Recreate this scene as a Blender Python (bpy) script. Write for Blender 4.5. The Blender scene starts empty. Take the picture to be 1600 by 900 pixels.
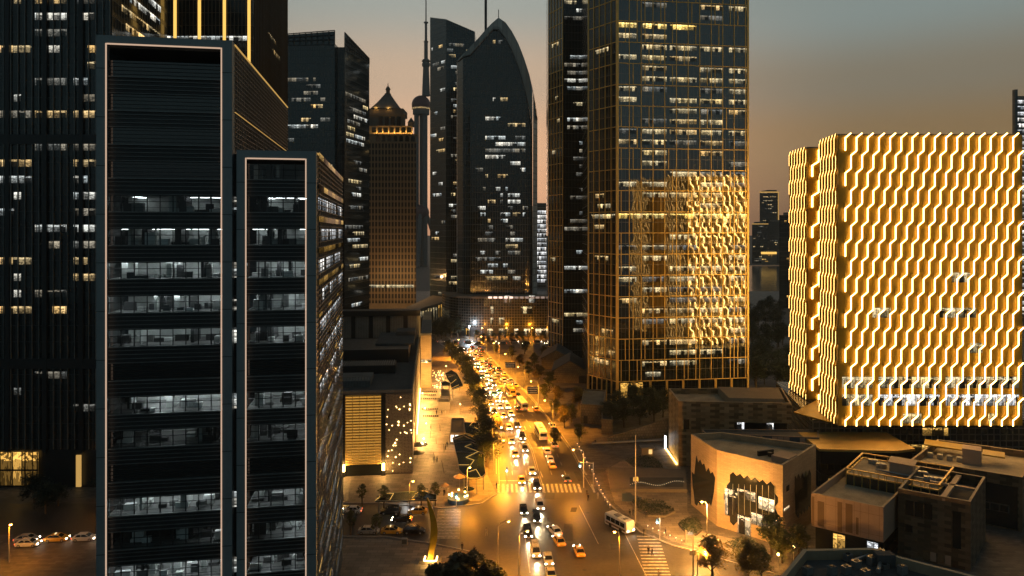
import bpy, bmesh, math, random
from math import sin, cos, pi, radians as R, sqrt, atan2, floor
from mathutils import Vector, Matrix
rnd = random.Random(7)
S = bpy.context.scene
COL = S.collection
F, CX, HY, H = 1100.0, 800.0, 360.0, 66.0
def X(px, Y): return (px - CX) * Y / F
def Z(py, Y): return H - (py - HY) * Y / F
def G(px, py):
    Y = H * F / (py - HY); return (X(px, Y), Y)
def GZ(px, py, z):                      # point seen at (px,py) lying at height z
    Y = (H - z) * F / (py - HY); return (X(px, Y), Y)

# ------------------------------------------------------------------ materials
class NT:
    def __init__(s, name):
        s.m = bpy.data.materials.new(name); s.m.use_nodes = True
        s.t = s.m.node_tree; s.t.nodes.clear()
        s.out = s.n('ShaderNodeOutputMaterial')
    def n(s, ty, **kw):
        o = s.t.nodes.new(ty)
        for k, v in kw.items(): setattr(o, k, v)
        return o
    def l(s, a, b): s.t.links.new(a, b)
    def val(s, sock, x):
        if hasattr(x, 'links'): s.l(x, sock)
        else: sock.default_value = x
    def math(s, op, a, b=None, c=None):
        o = s.n('ShaderNodeMath', operation=op); s.val(o.inputs[0], a)
        if b is not None: s.val(o.inputs[1], b)
        if c is not None: s.val(o.inputs[2], c)
        return o.outputs[0]
    def mix(s, f, a, b):
        o = s.n('ShaderNodeMix', data_type='RGBA'); s.val(o.inputs[0], f)
        for i, x in ((6, a), (7, b)):
            if hasattr(x, 'links'): s.l(x, o.inputs[i])
            else: o.inputs[i].default_value = (*x[:3], 1)
        return o.outputs[2]
    def mixf(s, f, a, b):
        o = s.n('ShaderNodeMix', data_type='FLOAT'); s.val(o.inputs[0], f); s.val(o.inputs[2], a); s.val(o.inputs[3], b)
        return o.outputs[0]
    def noise(s, vec, scale, detail=3):
        o = s.n('ShaderNodeTexNoise'); o.inputs['Scale'].default_value = scale; o.inputs['Detail'].default_value = detail
        if vec is not None: s.l(vec, o.inputs['Vector'])
        return o
    def coord(s, w='Object'): return s.n('ShaderNodeTexCoord').outputs[w]
    def comb(s, x, y, z):
        o = s.n('ShaderNodeCombineXYZ')
        for i, v in enumerate((x, y, z)): s.val(o.inputs[i], v)
        return o.outputs[0]
    def sep(s, v):
        o = s.n('ShaderNodeSeparateXYZ'); s.l(v, o.inputs[0]); return o.outputs
    def white(s, v):
        o = s.n('ShaderNodeTexWhiteNoise', noise_dimensions='3D'); s.l(v, o.inputs['Vector']); return o
    def bsdf(s, col, rough, metal=0, spec=.5, ior=1.5):
        b = s.n('ShaderNodeBsdfPrincipled')
        if hasattr(col, 'links'): s.l(col, b.inputs['Base Color'])
        else: b.inputs['Base Color'].default_value = (*col[:3], 1)
        s.val(b.inputs['Roughness'], rough); s.val(b.inputs['Metallic'], metal)
        b.inputs['Specular IOR Level'].default_value = spec; b.inputs['IOR'].default_value = ior
        s.l(b.outputs[0], s.out.inputs[0]); return b
def mat(name, col, rough=.65, metal=0, var=.3, scale=.6, bump=0, emit=None, es=0, spec=.5):
    n = NT(name); co = n.coord()
    a = n.noise(co, scale, 5).outputs[0]; b_ = n.noise(co, scale * 9, 2).outputs[0]
    f = n.math('ADD', n.math('MULTIPLY', a, .65), n.math('MULTIPLY', b_, .35))
    f = n.math('MULTIPLY_ADD', n.math('SUBTRACT', f, .5), 2.6, .5)
    c = n.mix(f, [x * (1 - var) for x in col], [min(1, x * (1 + var)) for x in col])
    b = n.bsdf(c, n.mixf(f, max(.03, rough - .08), min(1, rough + .08)), metal, spec)
    if bump:
        bp = n.n('ShaderNodeBump'); bp.inputs['Strength'].default_value = bump; bp.inputs['Distance'].default_value = .05
        n.l(b_, bp.inputs['Height']); n.l(bp.outputs[0], b.inputs['Normal'])
    if emit:
        b.inputs['Emission Color'].default_value = (*emit, 1); b.inputs['Emission Strength'].default_value = es
    return n.m
def emat(name, col, st):
    n = NT(name); e = n.n('ShaderNodeEmission'); e.inputs[0].default_value = (*col, 1); e.inputs[1].default_value = st
    n.l(e.outputs[0], n.out.inputs[0]); return n.m
def curtain(name, glass, spandrel, mull, bay=1.5, fh=4.0, sp=.3, mw=.08, lw=.1, rough=.06, ior=1.6, tilt=.004, wave=.0, wscale=.3, mullmetal=0.):
    """glass curtain wall: panes, spandrels and mullions from metric UVs, each pane a touch out of plane"""
    n = NT(name); uv = n.sep(n.n('ShaderNodeUVMap').outputs[0]); u, v = uv[0], uv[1]
    cu, cv = n.math('DIVIDE', u, bay), n.math('DIVIDE', v, fh)
    fu, fv = n.math('FRACT', cu), n.math('FRACT', cv)
    ism = n.math('MAXIMUM', n.math('LESS_THAN', fu, mw / bay), n.math('LESS_THAN', fv, lw / fh))
    iss = n.math('LESS_THAN', fv, sp)
    wn = n.white(n.comb(n.math('FLOOR', cu), n.math('FLOOR', cv), 0.))
    rv = wn.outputs['Value']
    g = n.mix(rv, [c * .6 for c in glass], [c * 1.5 for c in glass])
    c = n.mix(ism, n.mix(iss, g, spandrel), mull)
    b = n.bsdf(c, n.mixf(ism, n.mixf(iss, rough, rough * 1.8), .4), n.math('MULTIPLY', ism, mullmetal), .5, ior)
    vm = n.n('ShaderNodeVectorMath', operation='SUBTRACT'); n.l(wn.outputs['Color'], vm.inputs[0]); vm.inputs[1].default_value = (.5, .5, .5)
    sc = n.n('ShaderNodeVectorMath', operation='SCALE'); n.l(vm.outputs[0], sc.inputs[0]); sc.inputs[3].default_value = tilt * 2
    geo = n.n('ShaderNodeNewGeometry')
    ad = n.n('ShaderNodeVectorMath', operation='ADD'); n.l(geo.outputs['Normal'], ad.inputs[0]); n.l(sc.outputs[0], ad.inputs[1])
    last = ad.outputs[0]
    if wave:
        nz = n.noise(n.comb(u, n.math('MULTIPLY', v, .8), n.math('MULTIPLY', rv, 40.)), wscale, 1)
        v2 = n.n('ShaderNodeVectorMath', operation='SUBTRACT'); n.l(nz.outputs['Color'], v2.inputs[0]); v2.inputs[1].default_value = (.5, .5, .5)
        s2 = n.n('ShaderNodeVectorMath', operation='SCALE'); n.l(v2.outputs[0], s2.inputs[0]); s2.inputs[3].default_value = wave * 2
        a2 = n.n('ShaderNodeVectorMath', operation='ADD'); n.l(last, a2.inputs[0]); n.l(s2.outputs[0], a2.inputs[1]); last = a2.outputs[0]
    nm = n.n('ShaderNodeVectorMath', operation='NORMALIZE'); n.l(last, nm.inputs[0]); n.l(nm.outputs[0], b.inputs['Normal'])
    return n.m
def litwin(name, col, st, pane=1.5, warm=None):
    """a lit office seen through panes: ceiling lamps, blinds and clutter, metric UV (u metres, v 0..1 over the window height + floor number)"""
    n = NT(name); uv = n.sep(n.n('ShaderNodeUVMap').outputs[0]); u, v = uv[0], uv[1]
    fl = n.math('FLOOR', v); fv = n.math('FRACT', v)
    cu = n.math('DIVIDE', u, pane); fu = n.math('FRACT', cu)
    r1 = n.white(n.comb(n.math('FLOOR', cu), fl, 1.)).outputs['Value']
    r2 = n.white(n.comb(n.math('FLOOR', n.math('DIVIDE', u, pane * 4)), fl, 7.)).outputs['Value']
    cl = n.noise(n.comb(n.math('MULTIPLY', u, 1.3), n.math('MULTIPLY', v, 3.), fl), 1.6, 3).outputs[0]
    clut = n.math('GREATER_THAN', cl, n.mixf(fv, .40, .66))       # furniture low, open space high
    lamp = n.math('MULTIPLY', n.math('GREATER_THAN', fv, .72), n.math('GREATER_THAN', n.noise(n.comb(n.math('MULTIPLY', u, .9), n.math('MULTIPLY', v, 9.), 3.), 1.5, 1).outputs[0], .5))
    br = n.math('ADD', n.math('MULTIPLY', n.math('POWER', r1, 1.8), 1.0), .06); br = n.math('MULTIPLY', br, n.mixf(n.math('LESS_THAN', r1, .22), 1., .15))
    br = n.math('MULTIPLY', br, n.math('ADD', n.math('MULTIPLY', r2, .8), .25))
    br = n.math('MULTIPLY', br, n.mixf(clut, 1.0, .3))
    br = n.math('ADD', br, n.math('MULTIPLY', lamp, .5))
    mul = n.math('MULTIPLY', n.math('GREATER_THAN', fu, .1), n.math('LESS_THAN', n.math('ABSOLUTE', n.math('SUBTRACT', fv, .5)), .47))
    br = n.math('MULTIPLY', br, n.mixf(mul, .06, 1.))
    e = n.n('ShaderNodeEmission'); n.l(n.mix(r2, col, warm or [col[0], col[1] * .9, col[2] * .75]), e.inputs[0])
    n.l(n.math('MULTIPLY', br, st), e.inputs[1])
    gl = n.n('ShaderNodeBsdfGlossy'); gl.inputs['Roughness'].default_value = .05; gl.inputs[0].default_value = (.06, .06, .06, 1)
    ad = n.n('ShaderNodeAddShader'); n.l(e.outputs[0], ad.inputs[0]); n.l(gl.outputs[0], ad.inputs[1]); n.l(ad.outputs[0], n.out.inputs[0])
    n.m.cycles.emission_sampling = 'NONE' if hasattr(n.m, 'cycles') else 'NONE'
    return n.m
def scales(name, c1, c2, w=2.2, h=1.1):
    """staggered tile courses on a wall (metric UV)"""
    n = NT(name); uv = n.sep(n.n('ShaderNodeUVMap').outputs[0])
    cv = n.math('DIVIDE', uv[1], h); row = n.math('FLOOR', cv)
    cu = n.math('ADD', n.math('DIVIDE', uv[0], w), n.math('MULTIPLY', n.math('MODULO', row, 2.), .5))
    fu, fv = n.math('FRACT', cu), n.math('FRACT', cv)
    rv = n.white(n.comb(n.math('FLOOR', cu), row, 0.)).outputs['Value']
    t = n.math('ADD', n.math('MULTIPLY', n.math('MODULO', n.math('FLOOR', cu), 2.), .5), n.math('MULTIPLY', rv, .5))
    c = n.mix(t, c1, c2)
    wob = n.math('MULTIPLY', n.math('SINE', n.math('MULTIPLY', fu, 6.28)), .12)
    b = n.bsdf(c, .5)
    bp = n.n('ShaderNodeBump'); bp.inputs['Strength'].default_value = 1; bp.inputs['Distance'].default_value = .35
    n.l(n.math('FRACT', n.math('ADD', fv, wob)), bp.inputs['Height']); n.l(bp.outputs[0], b.inputs['Normal'])
    return n.m
def tilewall(name, c, bw, bh, mort=.03, rough=.6, var=.2, coord='uv'):
    n = NT(name)
    v = n.n('ShaderNodeUVMap').outputs[0] if coord == 'uv' else n.coord()
    br = n.n('ShaderNodeTexBrick'); n.l(v, br.inputs['Vector'])
    br.inputs['Color1'].default_value = (*[x * (1 - var) for x in c], 1); br.inputs['Color2'].default_value = (*[min(1, x * (1 + var)) for x in c], 1)
    br.inputs['Mortar'].default_value = (*[x * .45 for x in c], 1)
    br.inputs['Scale'].default_value = 1; br.inputs['Mortar Size'].default_value = mort; br.inputs['Brick Width'].default_value = bw; br.inputs['Row Height'].default_value = bh
    nz = n.noise(n.coord(), .15, 5).outputs[0]
    st = n.math('MULTIPLY_ADD', nz, 1.2, .4)
    mx = n.n('ShaderNodeMix', data_type='RGBA', blend_type='MULTIPLY'); mx.inputs[0].default_value = 1
    n.l(br.outputs[0], mx.inputs[6]); n.l(n.comb(st, st, st), mx.inputs[7])
    b = n.bsdf(mx.outputs[2], rough)
    return n.m
def glass(name, tint=(.5, .55, .55), refl=.12):
    n = NT(name); t = n.n('ShaderNodeBsdfTransparent'); t.inputs[0].default_value = (*tint, 1)
    g = n.n('ShaderNodeBsdfGlossy'); g.inputs['Roughness'].default_value = .03
    m = n.n('ShaderNodeMixShader'); m.inputs[0].default_value = refl
    n.l(t.outputs[0], m.inputs[1]); n.l(g.outputs[0], m.inputs[2]); n.l(m.outputs[0], n.out.inputs[0]); return n.m

M = {}
M['black'] = mat('black_metal', (.012, .013, .014), .45, 0, .3)
M['louver'] = mat('louver_metal', (.018, .020, .021), .42, 0, .35)
M['louver_edge'] = mat('louver_edge', (.17, .18, .175), .4, .3)
M['frame'] = mat('frame_metal', (.23, .26, .265), .45, .1, .12, .25)
M['steel'] = mat('steel', (.35, .35, .34), .4, .7, .15)
M['pole'] = mat('pole_paint', (.42, .40, .36), .45, .3, .12)
M['rim'] = mat('parapet_rim_lit', (.50, .40, .26), .7, 0, .15, .6)  # raised tan tone: amber light on the parapets is put into the colour
M['roofwarm'] = mat('roof_amber_lit', (.42, .36, .25), .85, 0, .35, .3, .3)  # lighter, warmer roof tone with amber light put into its colour
M['concrete'] = mat('concrete', (.26, .25, .23), .85, 0, .28, .3, .3)
M['roofdark'] = mat('roof_felt', (.075, .078, .078), .85, 0, .4, .25, .3)
M['roofgrey'] = mat('roof_grey', (.15, .155, .15), .8, 0, .35, .3, .2)
M['asphalt'] = mat('asphalt', (.066, .060, .052), .48, 0, .6, .16, .35)
M['paint'] = mat('road_paint', (.44, .42, .36), .6, 0, .75, 1.6)
M['kerb'] = mat('kerb_stone', (.34, .32, .29), .8, 0, .2)
M['paving'] = tilewall('plaza_paving', (.25, .21, .165), 2.4, 1.2, .04, .6, .22, 'obj')
M['pavedark'] = tilewall('plaza_paving_grey', (.13, .115, .10), 1.6, .8, .03, .6, .3, 'obj')
M['soil'] = mat('soil', (.05, .045, .03), .95, 0, .5, .4, .5)
M['leaf'] = mat('foliage', (.075, .085, .025), .6, 0, .5, .5)
M['leafdark'] = mat('foliage_dark', (.03, .042, .022), .6, 0, .5, .5)
M['leafgold'] = mat('foliage_autumn_lit', (.16, .12, .03), .6, 0, .4, .8)  # autumn gold, strengthened in colour for amber lamplight on the leaves
M['bark'] = mat('bark', (.10, .075, .05), .9, 0, .3, 2, .4)
M['tan'] = tilewall('tan_stone', (.40, .29, .17), 1.6, .28, .02, .6, .12)
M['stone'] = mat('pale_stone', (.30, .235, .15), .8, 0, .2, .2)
M['stonedark'] = mat('dark_stone', (.17, .15, .125), .8, 0, .25, .2)  # darker, greyer tone than the pale stone
M['scaletile'] = scales('scale_tiles', (.13, .095, .05), (.46, .36, .21), 2.6, .8)
M['scalebrown'] = scales('scale_tiles_brown', (.10, .072, .042), (.31, .23, .145), 2.3, .75)
M['gridtile'] = tilewall('grid_tiles', (.16, .13, .08), .9, .9, .06, .7, .2)
M['panelpink'] = mat('terracotta_panel', (.42, .30, .21), .6, 0, .10, .5)
M['panelbrown'] = mat('brown_panel', (.19, .12, .06), .6, 0, .15, .5)
M['panelred'] = mat('red_panel', (.22, .05, .03), .6, 0, .25)
M['panelblue'] = mat('blue_panel', (.05, .08, .11), .4, 0, .5, .9)
M['gold'] = mat('gold_metal', (.40, .25, .008), .45, .25, .22, .4)
M['bronze'] = mat('bronze_mullion', (.74, .50, .15), .38, .35, .12, .3)
M['darkglass'] = mat('dark_glass', (.008, .011, .012), .05, 0, .3, spec=.9)
M['roofglass'] = mat('canopy_glass', (.012, .02, .02), .2, 0, .3, spec=.6)
M['white'] = mat('white_paint', (.72, .72, .70), .35, 0, .05)
M['silver'] = mat('silver_paint', (.45, .46, .47), .3, .4, .05)
M['carblack'] = mat('black_paint', (.015, .015, .017), .25, 0, .1)
M['cargrey'] = mat('grey_paint', (.10, .11, .12), .28, .2, .1)
M['carred'] = mat('red_paint', (.30, .03, .02), .28, 0, .1)
M['caryellow'] = mat('yellow_paint', (.65, .38, .05), .3, 0, .06)
M['cargreen'] = mat('turquoise_paint', (.05, .25, .24), .3, 0, .06)
M['carglass'] = mat('car_glass', (.012, .014, .016), .06, 0, .1, spec=.8)
M['rubber'] = mat('rubber', (.02, .02, .02), .85, 0, .2)
M['headlight'] = emat('headlight_glow', (1, .84, .58), 32)
M['taillight'] = emat('taillight_glow', (1, .12, .03), 5)
M['sodium'] = emat('sodium_lamp', (1, .42, .06), 60)
M['globe'] = emat('globe_lamp', (1, .62, .22), 14)
M['led_pink'] = emat('led_line', (1, .68, .48), .62)
M['led_gold'] = emat('led_gold', (1, .54, .16), 14); M['led_mid'] = emat('led_mid', (1, .54, .15), 10); M['led_rear'] = emat('led_rear', (1, .58, .17), 30)
M['led_strip'] = emat('led_strip', (1, .58, .13), 1.25)
M['led_dim'] = emat('led_dim', (1, .58, .16), .55)
M['led_white'] = emat('led_white', (.9, .95, 1), 6)
M['signal'] = emat('signal_green', (.45, .95, 1), 26)
M['sign_blue'] = mat('road_sign_blue', (.02, .045, .09), .5, 0, .1)
M['sign_text'] = mat('road_sign_text', (.6, .6, .58), .5, 0, .05)
M['skin'] = mat('skin', (.42, .26, .18), .6, 0, .05)
M['cloth'] = mat('dark_cloth', (.03, .03, .035), .9, 0, .3)
M['cloth2'] = mat('pale_cloth', (.35, .33, .3), .9, 0, .2)
M['win_cool'] = litwin('lit_office_cool', (.80, .92, .95), 1.5, 1.5, (1, .92, .75))
M['win_warm'] = litwin('lit_office_warm', (1, .78, .42), 1.5, 1.5, (1, .62, .22))
M['win_dim'] = litwin('lit_office_dim', (.85, .92, .90), .42, 1.5, (1, .85, .6))
M['win_amber'] = litwin('lit_office_amber', (1, .58, .14), 1.7, 1.4, (1, .5, .1))
M['win_gold'] = litwin('lit_office_gold', (1, .86, .55), 1.5, 1.15, (1, .72, .3))
M['lobby'] = litwin('lit_lobby', (1, .50, .08), 1.9, 3.0, (1, .62, .18))
M['shop'] = litwin('lit_shop', (1, .74, .40), 2.6, 1.3, (1, .75, .42))
M['win_white'] = litwin('lit_office_white', (.85, .92, 1), 2.0, 1.2, (1, .96, .9))
M['cw_left'] = curtain('curtain_wall_slate', (.012, .017, .018), (.010, .013, .014), (.055, .062, .062), 1.8, 4.19, .35, .16, .10, .08, 1.55, .003)
M['cw_goldline'] = curtain('curtain_wall_umber', (.010, .010, .008), (.014, .013, .011), (.10, .075, .045), 1.25, 4.2, .3, .22, .12, .12, 1.5, .003)
M['cw_teal'] = curtain('curtain_wall_teal', (.010, .020, .022), (.014, .024, .027), (.022, .035, .037), 1.5, 4.1, .35, .12, .14, .09, 1.75, .005)
M['cw_bullet'] = curtain('curtain_wall_steel', (.010, .018, .021), (.014, .023, .026), (.06, .075, .078), 1.6, 4.1, .3, .20, .22, .08, 1.75, .005)
M['cw_shell'] = curtain('metal_shell', (.26, .33, .34), (.22, .28, .29), (.05, .06, .06), 3, 4.1, .2, .15, .2, .3, 1.6, .004)
M['fin_dark'] = mat('dark_bronze_fin', (.09, .065, .035), .5, .2, .2)
M['cw_gold'] = curtain('curtain_wall_bronze', (.010, .012, .010), (.016, .015, .011), (.05, .04, .02), 1.6, 4.03, .22, .07, .12, .035, 2.4, .006, .013, .26)
M['cw_chamfer'] = curtain('curtain_wall_bronze_dark', (.014, .013, .009), (.03, .024, .012), (.16, .11, .04), 1.9, 4.03, .3, .2, .18, .12, 1.7, .006)
M['cw_black'] = curtain('curtain_wall_black', (.008, .010, .010), (.010, .011, .011), (.03, .028, .022), 1.6, 4.0, .3, .1, .15, .08, 1.6, .004)
M['cw_podium'] = curtain('podium_grid', (.012, .015, .016), (.016, .018, .018), (.085, .08, .07), 1.7, 1.7, .2, .3, .3, .2, 1.5, .003)
M['cw_pale'] = curtain('pale_grid', (.03, .032, .034), (.22, .22, .21), (.20, .2, .19), 1.8, 3.8, .35, .3, .3, .3, 1.5, .003)
M['glass'] = glass('window_glass', (.8, .84, .84), .06)

# ------------------------------------------------------------------ meshes
ORG = {}
class MB:
    def __init__(s): s.v = []; s.f = []; s.uv = []; s.mi = []
    def poly(s, pts, mi=0, uv=None):
        k = len(s.v); s.v += [tuple(p) for p in pts]; s.f.append(list(range(k, k + len(pts)))); s.mi.append(mi)
        if uv is None:
            a, b = Vector(pts[0]), Vector(pts[1]); nrm = (b - a).cross(Vector(pts[2]) - b)
            if abs(nrm.z) > .7 * max(nrm.length, 1e-9): uv = [(p[0], p[1]) for p in pts]
            else:
                d = Vector((-nrm.y, nrm.x, 0)); d = d.normalized() if d.length > 0 else Vector((1, 0, 0))
                uv = [(Vector(p).dot(d), p[2]) for p in pts]
        s.uv.append(uv)
    def hexa(s, p, mi=0):
        for q in ((3, 2, 1, 0), (4, 5, 6, 7), (0, 1, 5, 4), (1, 2, 6, 5), (2, 3, 7, 6), (3, 0, 4, 7)): s.poly([p[i] for i in q], mi)
    def box(s, x0, x1, y0, y1, z0, z1, mi=0, fr=None):
        c = [(x0, y0), (x1, y0), (x1, y1), (x0, y1)]
        if fr: c = [fr(*q) for q in c]
        s.hexa([(*q, z0) for q in c] + [(*q, z1) for q in c], mi)
    def prism(s, foot, z0, z1, mi=0, top=None, bottom=False, vz=0):
        u = 0; n = len(foot)
        for i in range(n):
            a, b = foot[i], foot[(i + 1) % n]; L = math.hypot(b[0] - a[0], b[1] - a[1])
            za = z1[i] if isinstance(z1, (list, tuple)) else z1; zb = z1[(i + 1) % n] if isinstance(z1, (list, tuple)) else z1
            s.poly([(*a, z0), (*b, z0), (*b, zb), (*a, za)], mi, [(u, z0 - vz), (u + L, z0 - vz), (u + L, zb - vz), (u, za - vz)]); u += L
        s.poly([(*p, z1[i] if isinstance(z1, (list, tuple)) else z1) for i, p in enumerate(foot)], mi if top is None else top)
        if bottom: s.poly([(*p, z0) for p in reversed(foot)], mi)
    def beam(s, p, q, w, h=None, mi=0):
        p, q = Vector(p), Vector(q); d = q - p
        if d.length < 1e-6: return
        d.normalize(); h = h or w
        up = Vector((0, 0, 1)) if abs(d.z) < .95 else Vector((0, 1, 0))
        a = d.cross(up).normalized() * (w / 2); b = a.cross(d).normalized() * (h / 2)
        s.hexa([p - a - b, p + a - b, q + a - b, q - a - b, p - a + b, p + a + b, q + a + b, q - a + b], mi)
    def tube(s, pts, rad, n=8, mi=0, cap=True):
        rings = []
        for i, p in enumerate(pts):
            p = Vector(p); d = (Vector(pts[min(i + 1, len(pts) - 1)]) - Vector(pts[max(i - 1, 0)])).normalized()
            up = Vector((0, 0, 1)) if abs(d.z) < .9 else Vector((0, 1, 0))
            a = d.cross(up).normalized(); b = a.cross(d)
            r = rad[i] if isinstance(rad, (list, tuple)) else rad
            rings.append([p + a * cos(2 * pi * k / n) * r + b * sin(2 * pi * k / n) * r for k in range(n)])
        for i in range(len(rings) - 1):
            for k in range(n): s.poly([rings[i][k], rings[i + 1][k], rings[i + 1][(k + 1) % n], rings[i][(k + 1) % n]], mi)
        if cap: s.poly(rings[0], mi); s.poly(rings[-1][::-1], mi)
    def ball(s, c, r, n=10, mi=0, sz=1):
        c = Vector(c)
        def P(i, j): t = pi * i / (n // 2); a = 2 * pi * j / n; return c + Vector((r * sin(t) * cos(a), r * sin(t) * sin(a), r * sz * cos(t)))
        for i in range(n // 2):
            for j in range(n):
                q = [P(i, j), P(i + 1, j), P(i + 1, j + 1), P(i, j + 1)]
                s.poly(q[:3] if i == n // 2 - 1 else (q if i else [q[0], q[1], q[2]]), mi)
    def build(s, name, mats, parent=None, loc=None, smooth=False, weld=False):
        me = bpy.data.meshes.new(name)
        o = bpy.data.objects.new(name, me); COL.objects.link(o)
        if parent is not None: o.parent = parent; w = ORG[parent.name]
        else:
            w = Vector(loc) if loc else Vector((0, 0, 0)); o.location = w
        ORG[o.name] = w
        me.from_pydata([(x - w[0], y - w[1], z - w[2]) for x, y, z in s.v], [], s.f)
        for m in (mats if isinstance(mats, (list, tuple)) else [mats]): me.materials.append(M[m] if isinstance(m, str) else m)
        me.polygons.foreach_set('material_index', s.mi)
        if smooth: me.polygons.foreach_set('use_smooth', [True] * len(s.f))
        ul = me.uv_layers.new(name='UVMap'); ul.data.foreach_set('uv', [c for f in s.uv for q in f for c in q])
        if weld:
            bm = bmesh.new(); bm.from_mesh(me); bmesh.ops.remove_doubles(bm, verts=bm.verts, dist=1e-4); bmesh.ops.recalc_face_normals(bm, faces=bm.faces); bm.to_mesh(me); bm.free()
        me.update(); return o
def tag(o, label=None, cat=None, group=None, kind=None):
    if label: o['label'] = label
    if cat: o['category'] = cat
    if group: o['group'] = group
    if kind: o['kind'] = kind
    return o
def thing(name, label, cat, loc=(0, 0, 0), group=None):
    o = bpy.data.objects.new(name, None); COL.objects.link(o); o.location = loc; o.empty_display_size = .5
    ORG[o.name] = Vector(loc); return tag(o, label, cat, group)
def frame(ox, oy, ang):
    c, s_ = cos(ang), sin(ang)
    return lambda u, v: (ox + u * c - v * s_, oy + u * s_ + v * c)
def dup(src, loc, rz=0, label=None, group=None, scale=1):
    r = src.copy(); COL.objects.link(r); r.location = loc; r.rotation_euler = (0, 0, rz); r.scale = (scale,) * 3
    if label: r['label'] = label
    if group: r['group'] = group
    for ch in src.children:
        c = ch.copy(); COL.objects.link(c); c.parent = r
        for g in ch.children:
            d = g.copy(); COL.objects.link(d); d.parent = c
    return r
def lamp_light(parent, loc, power, col=(1, .40, .05), r=.25, spot=None, rot=(0, 0, 0), blend=.6):
    l = bpy.data.lights.new('lamp_light', 'SPOT' if spot else 'POINT'); l.energy = power; l.color = col; l.shadow_soft_size = r
    if spot: l.spot_size = R(spot); l.spot_blend = blend
    o = bpy.data.objects.new('lamp_light', l); COL.objects.link(o); o.parent = parent
    w = ORG[parent.name]; o.location = (loc[0] - w[0], loc[1] - w[1], loc[2] - w[2]); o.rotation_euler = rot
    return o
def lit(parent, a, b, fh, z0, floors, sill, hgt, spec, seed, mats=('win_cool',), bay=1.5, name='window', off=.05, cap=100, margin=.5):
    """lit windows on the wall a->b (outside on the right of a->b): spec(floor_k, rng) -> list of (start, end) fractions"""
    rg = random.Random(seed); L = math.hypot(b[0] - a[0], b[1] - a[1]); d = ((b[0] - a[0]) / L, (b[1] - a[1]) / L); nx, ny = d[1] * off, -d[0] * off
    runs = []
    for k in floors:
        for (s0, s1) in spec(k, rg):
            u0 = margin + round(s0 * (L - 2 * margin) / bay) * bay; u1 = margin + round(s1 * (L - 2 * margin) / bay) * bay
            if u1 - u0 < bay * .9: continue
            u1 = min(u1, L - .2); runs.append((k, u0, u1, rg.choice(mats)))
    runs.sort(key=lambda r: r[1] - r[2])
    def quad(mb, k, u0, u1):
        zz = z0 + k * fh + sill; kk = k % 60
        P = lambda u, z: (a[0] + d[0] * u + nx, a[1] + d[1] * u + ny, z)
        o = .3 * bay
        mb.poly([P(u0, zz), P(u1, zz), P(u1, zz + hgt), P(u0, zz + hgt)], 0, [(u0 - margin + seed * 30, kk + .01), (u1 - margin + seed * 30, kk + .01), (u1 - margin + seed * 30, kk + .99), (u0 - margin + seed * 30, kk + .99)])
    for r in runs[:cap]:
        mb = MB(); quad(mb, *r[:3]); mb.build(name, r[3], parent)
    rest = {}
    for r in runs[cap:]: rest.setdefault(r[3], []).append(r)
    if rest:
        mb = MB(); keys = list(rest)
        for i, k in enumerate(keys):
            for r in rest[k]:
                n0 = len(mb.f); quad(mb, *r[:3]); mb.mi[n0] = i
        mb.build(name, keys, parent)['kind'] = 'stuff'
def runs_random(p, n=(1, 3), ln=(.06, .35)):
    def f(k, rg):
        out = []
        if rg.random() > p: return out
        for _ in range(rg.randint(*n)):
            l_ = rg.uniform(*ln); s0 = rg.uniform(0, 1 - l_); out.append((s0, s0 + l_))
        out.sort(); res = []
        for s0, s1 in out:
            if res and s0 < res[-1][1] + .03: res[-1] = (res[-1][0], max(res[-1][1], s1))
            else: res.append((s0, s1))
        return res
    return f

# ------------------------------------------------------------------ world, camera, sun
SUN_EL, SUN_AZ = R(1.2), R(-5)
w = bpy.data.worlds.new("World"); S.world = w; w.use_nodes = True
wt = w.node_tree; wt.nodes.clear()
sky = wt.nodes.new('ShaderNodeTexSky'); sky.sky_type = 'NISHITA'; sky.sun_disc = False
sky.sun_elevation = SUN_EL; sky.sun_rotation = SUN_AZ; sky.altitude = 60; sky.air_density = 1.3; sky.dust_density = 3.2; sky.ozone_density = 1.0
hs = wt.nodes.new('ShaderNodeHueSaturation'); hs.inputs['Saturation'].default_value = .5; hs.inputs['Value'].default_value = .1
wt.links.new(sky.outputs[0], hs.inputs['Color'])
def wn(ty, **kw):
    o = wt.nodes.new(ty)
    for k, v in kw.items(): setattr(o, k, v)
    return o
wsep = wn('ShaderNodeSeparateXYZ'); wt.links.new(wn('ShaderNodeTexCoord').outputs['Generated'], wsep.inputs[0])
def ramp(src, stops):
    r = wn('ShaderNodeValToRGB'); r.color_ramp.interpolation = 'EASE'; e = r.color_ramp.elements
    while len(e) < len(stops): e.new(.5)
    for q, (p, c) in zip(e, stops): q.position = p; q.color = (*c, 1)
    wt.links.new(src, r.inputs[0]); return r.outputs[0]
ab = wn('ShaderNodeMath', operation='ABSOLUTE'); wt.links.new(wsep.outputs[2], ab.inputs[0]); el = ab.outputs[0]
glow = ramp(el, [(0, (.66, .33, .18)), (.06, (.86, .44, .22)), (.12, (.86, .48, .26)), (.21, (.64, .46, .31)), (.31, (.38, .41, .37)), (.55, (.13, .155, .16)), (1, (.04, .055, .065))])
side = ramp(el, [(0, (.19, .11, .058)), (.12, (.285, .18, .078)), (.19, (.245, .21, .15)), (.27, (.25, .30, .285)), (.55, (.09, .12, .125)), (1, (.035, .05, .06))])
back = ramp(el, [(0, (.048, .062, .068)), (.15, (.076, .128, .143)), (.45, (.066, .106, .124)), (1, (.03, .045, .053))])
az = wn('ShaderNodeMath', operation='ARCTAN2'); wt.links.new(wsep.outputs[0], az.inputs[0]); wt.links.new(wsep.outputs[1], az.inputs[1])
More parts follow.
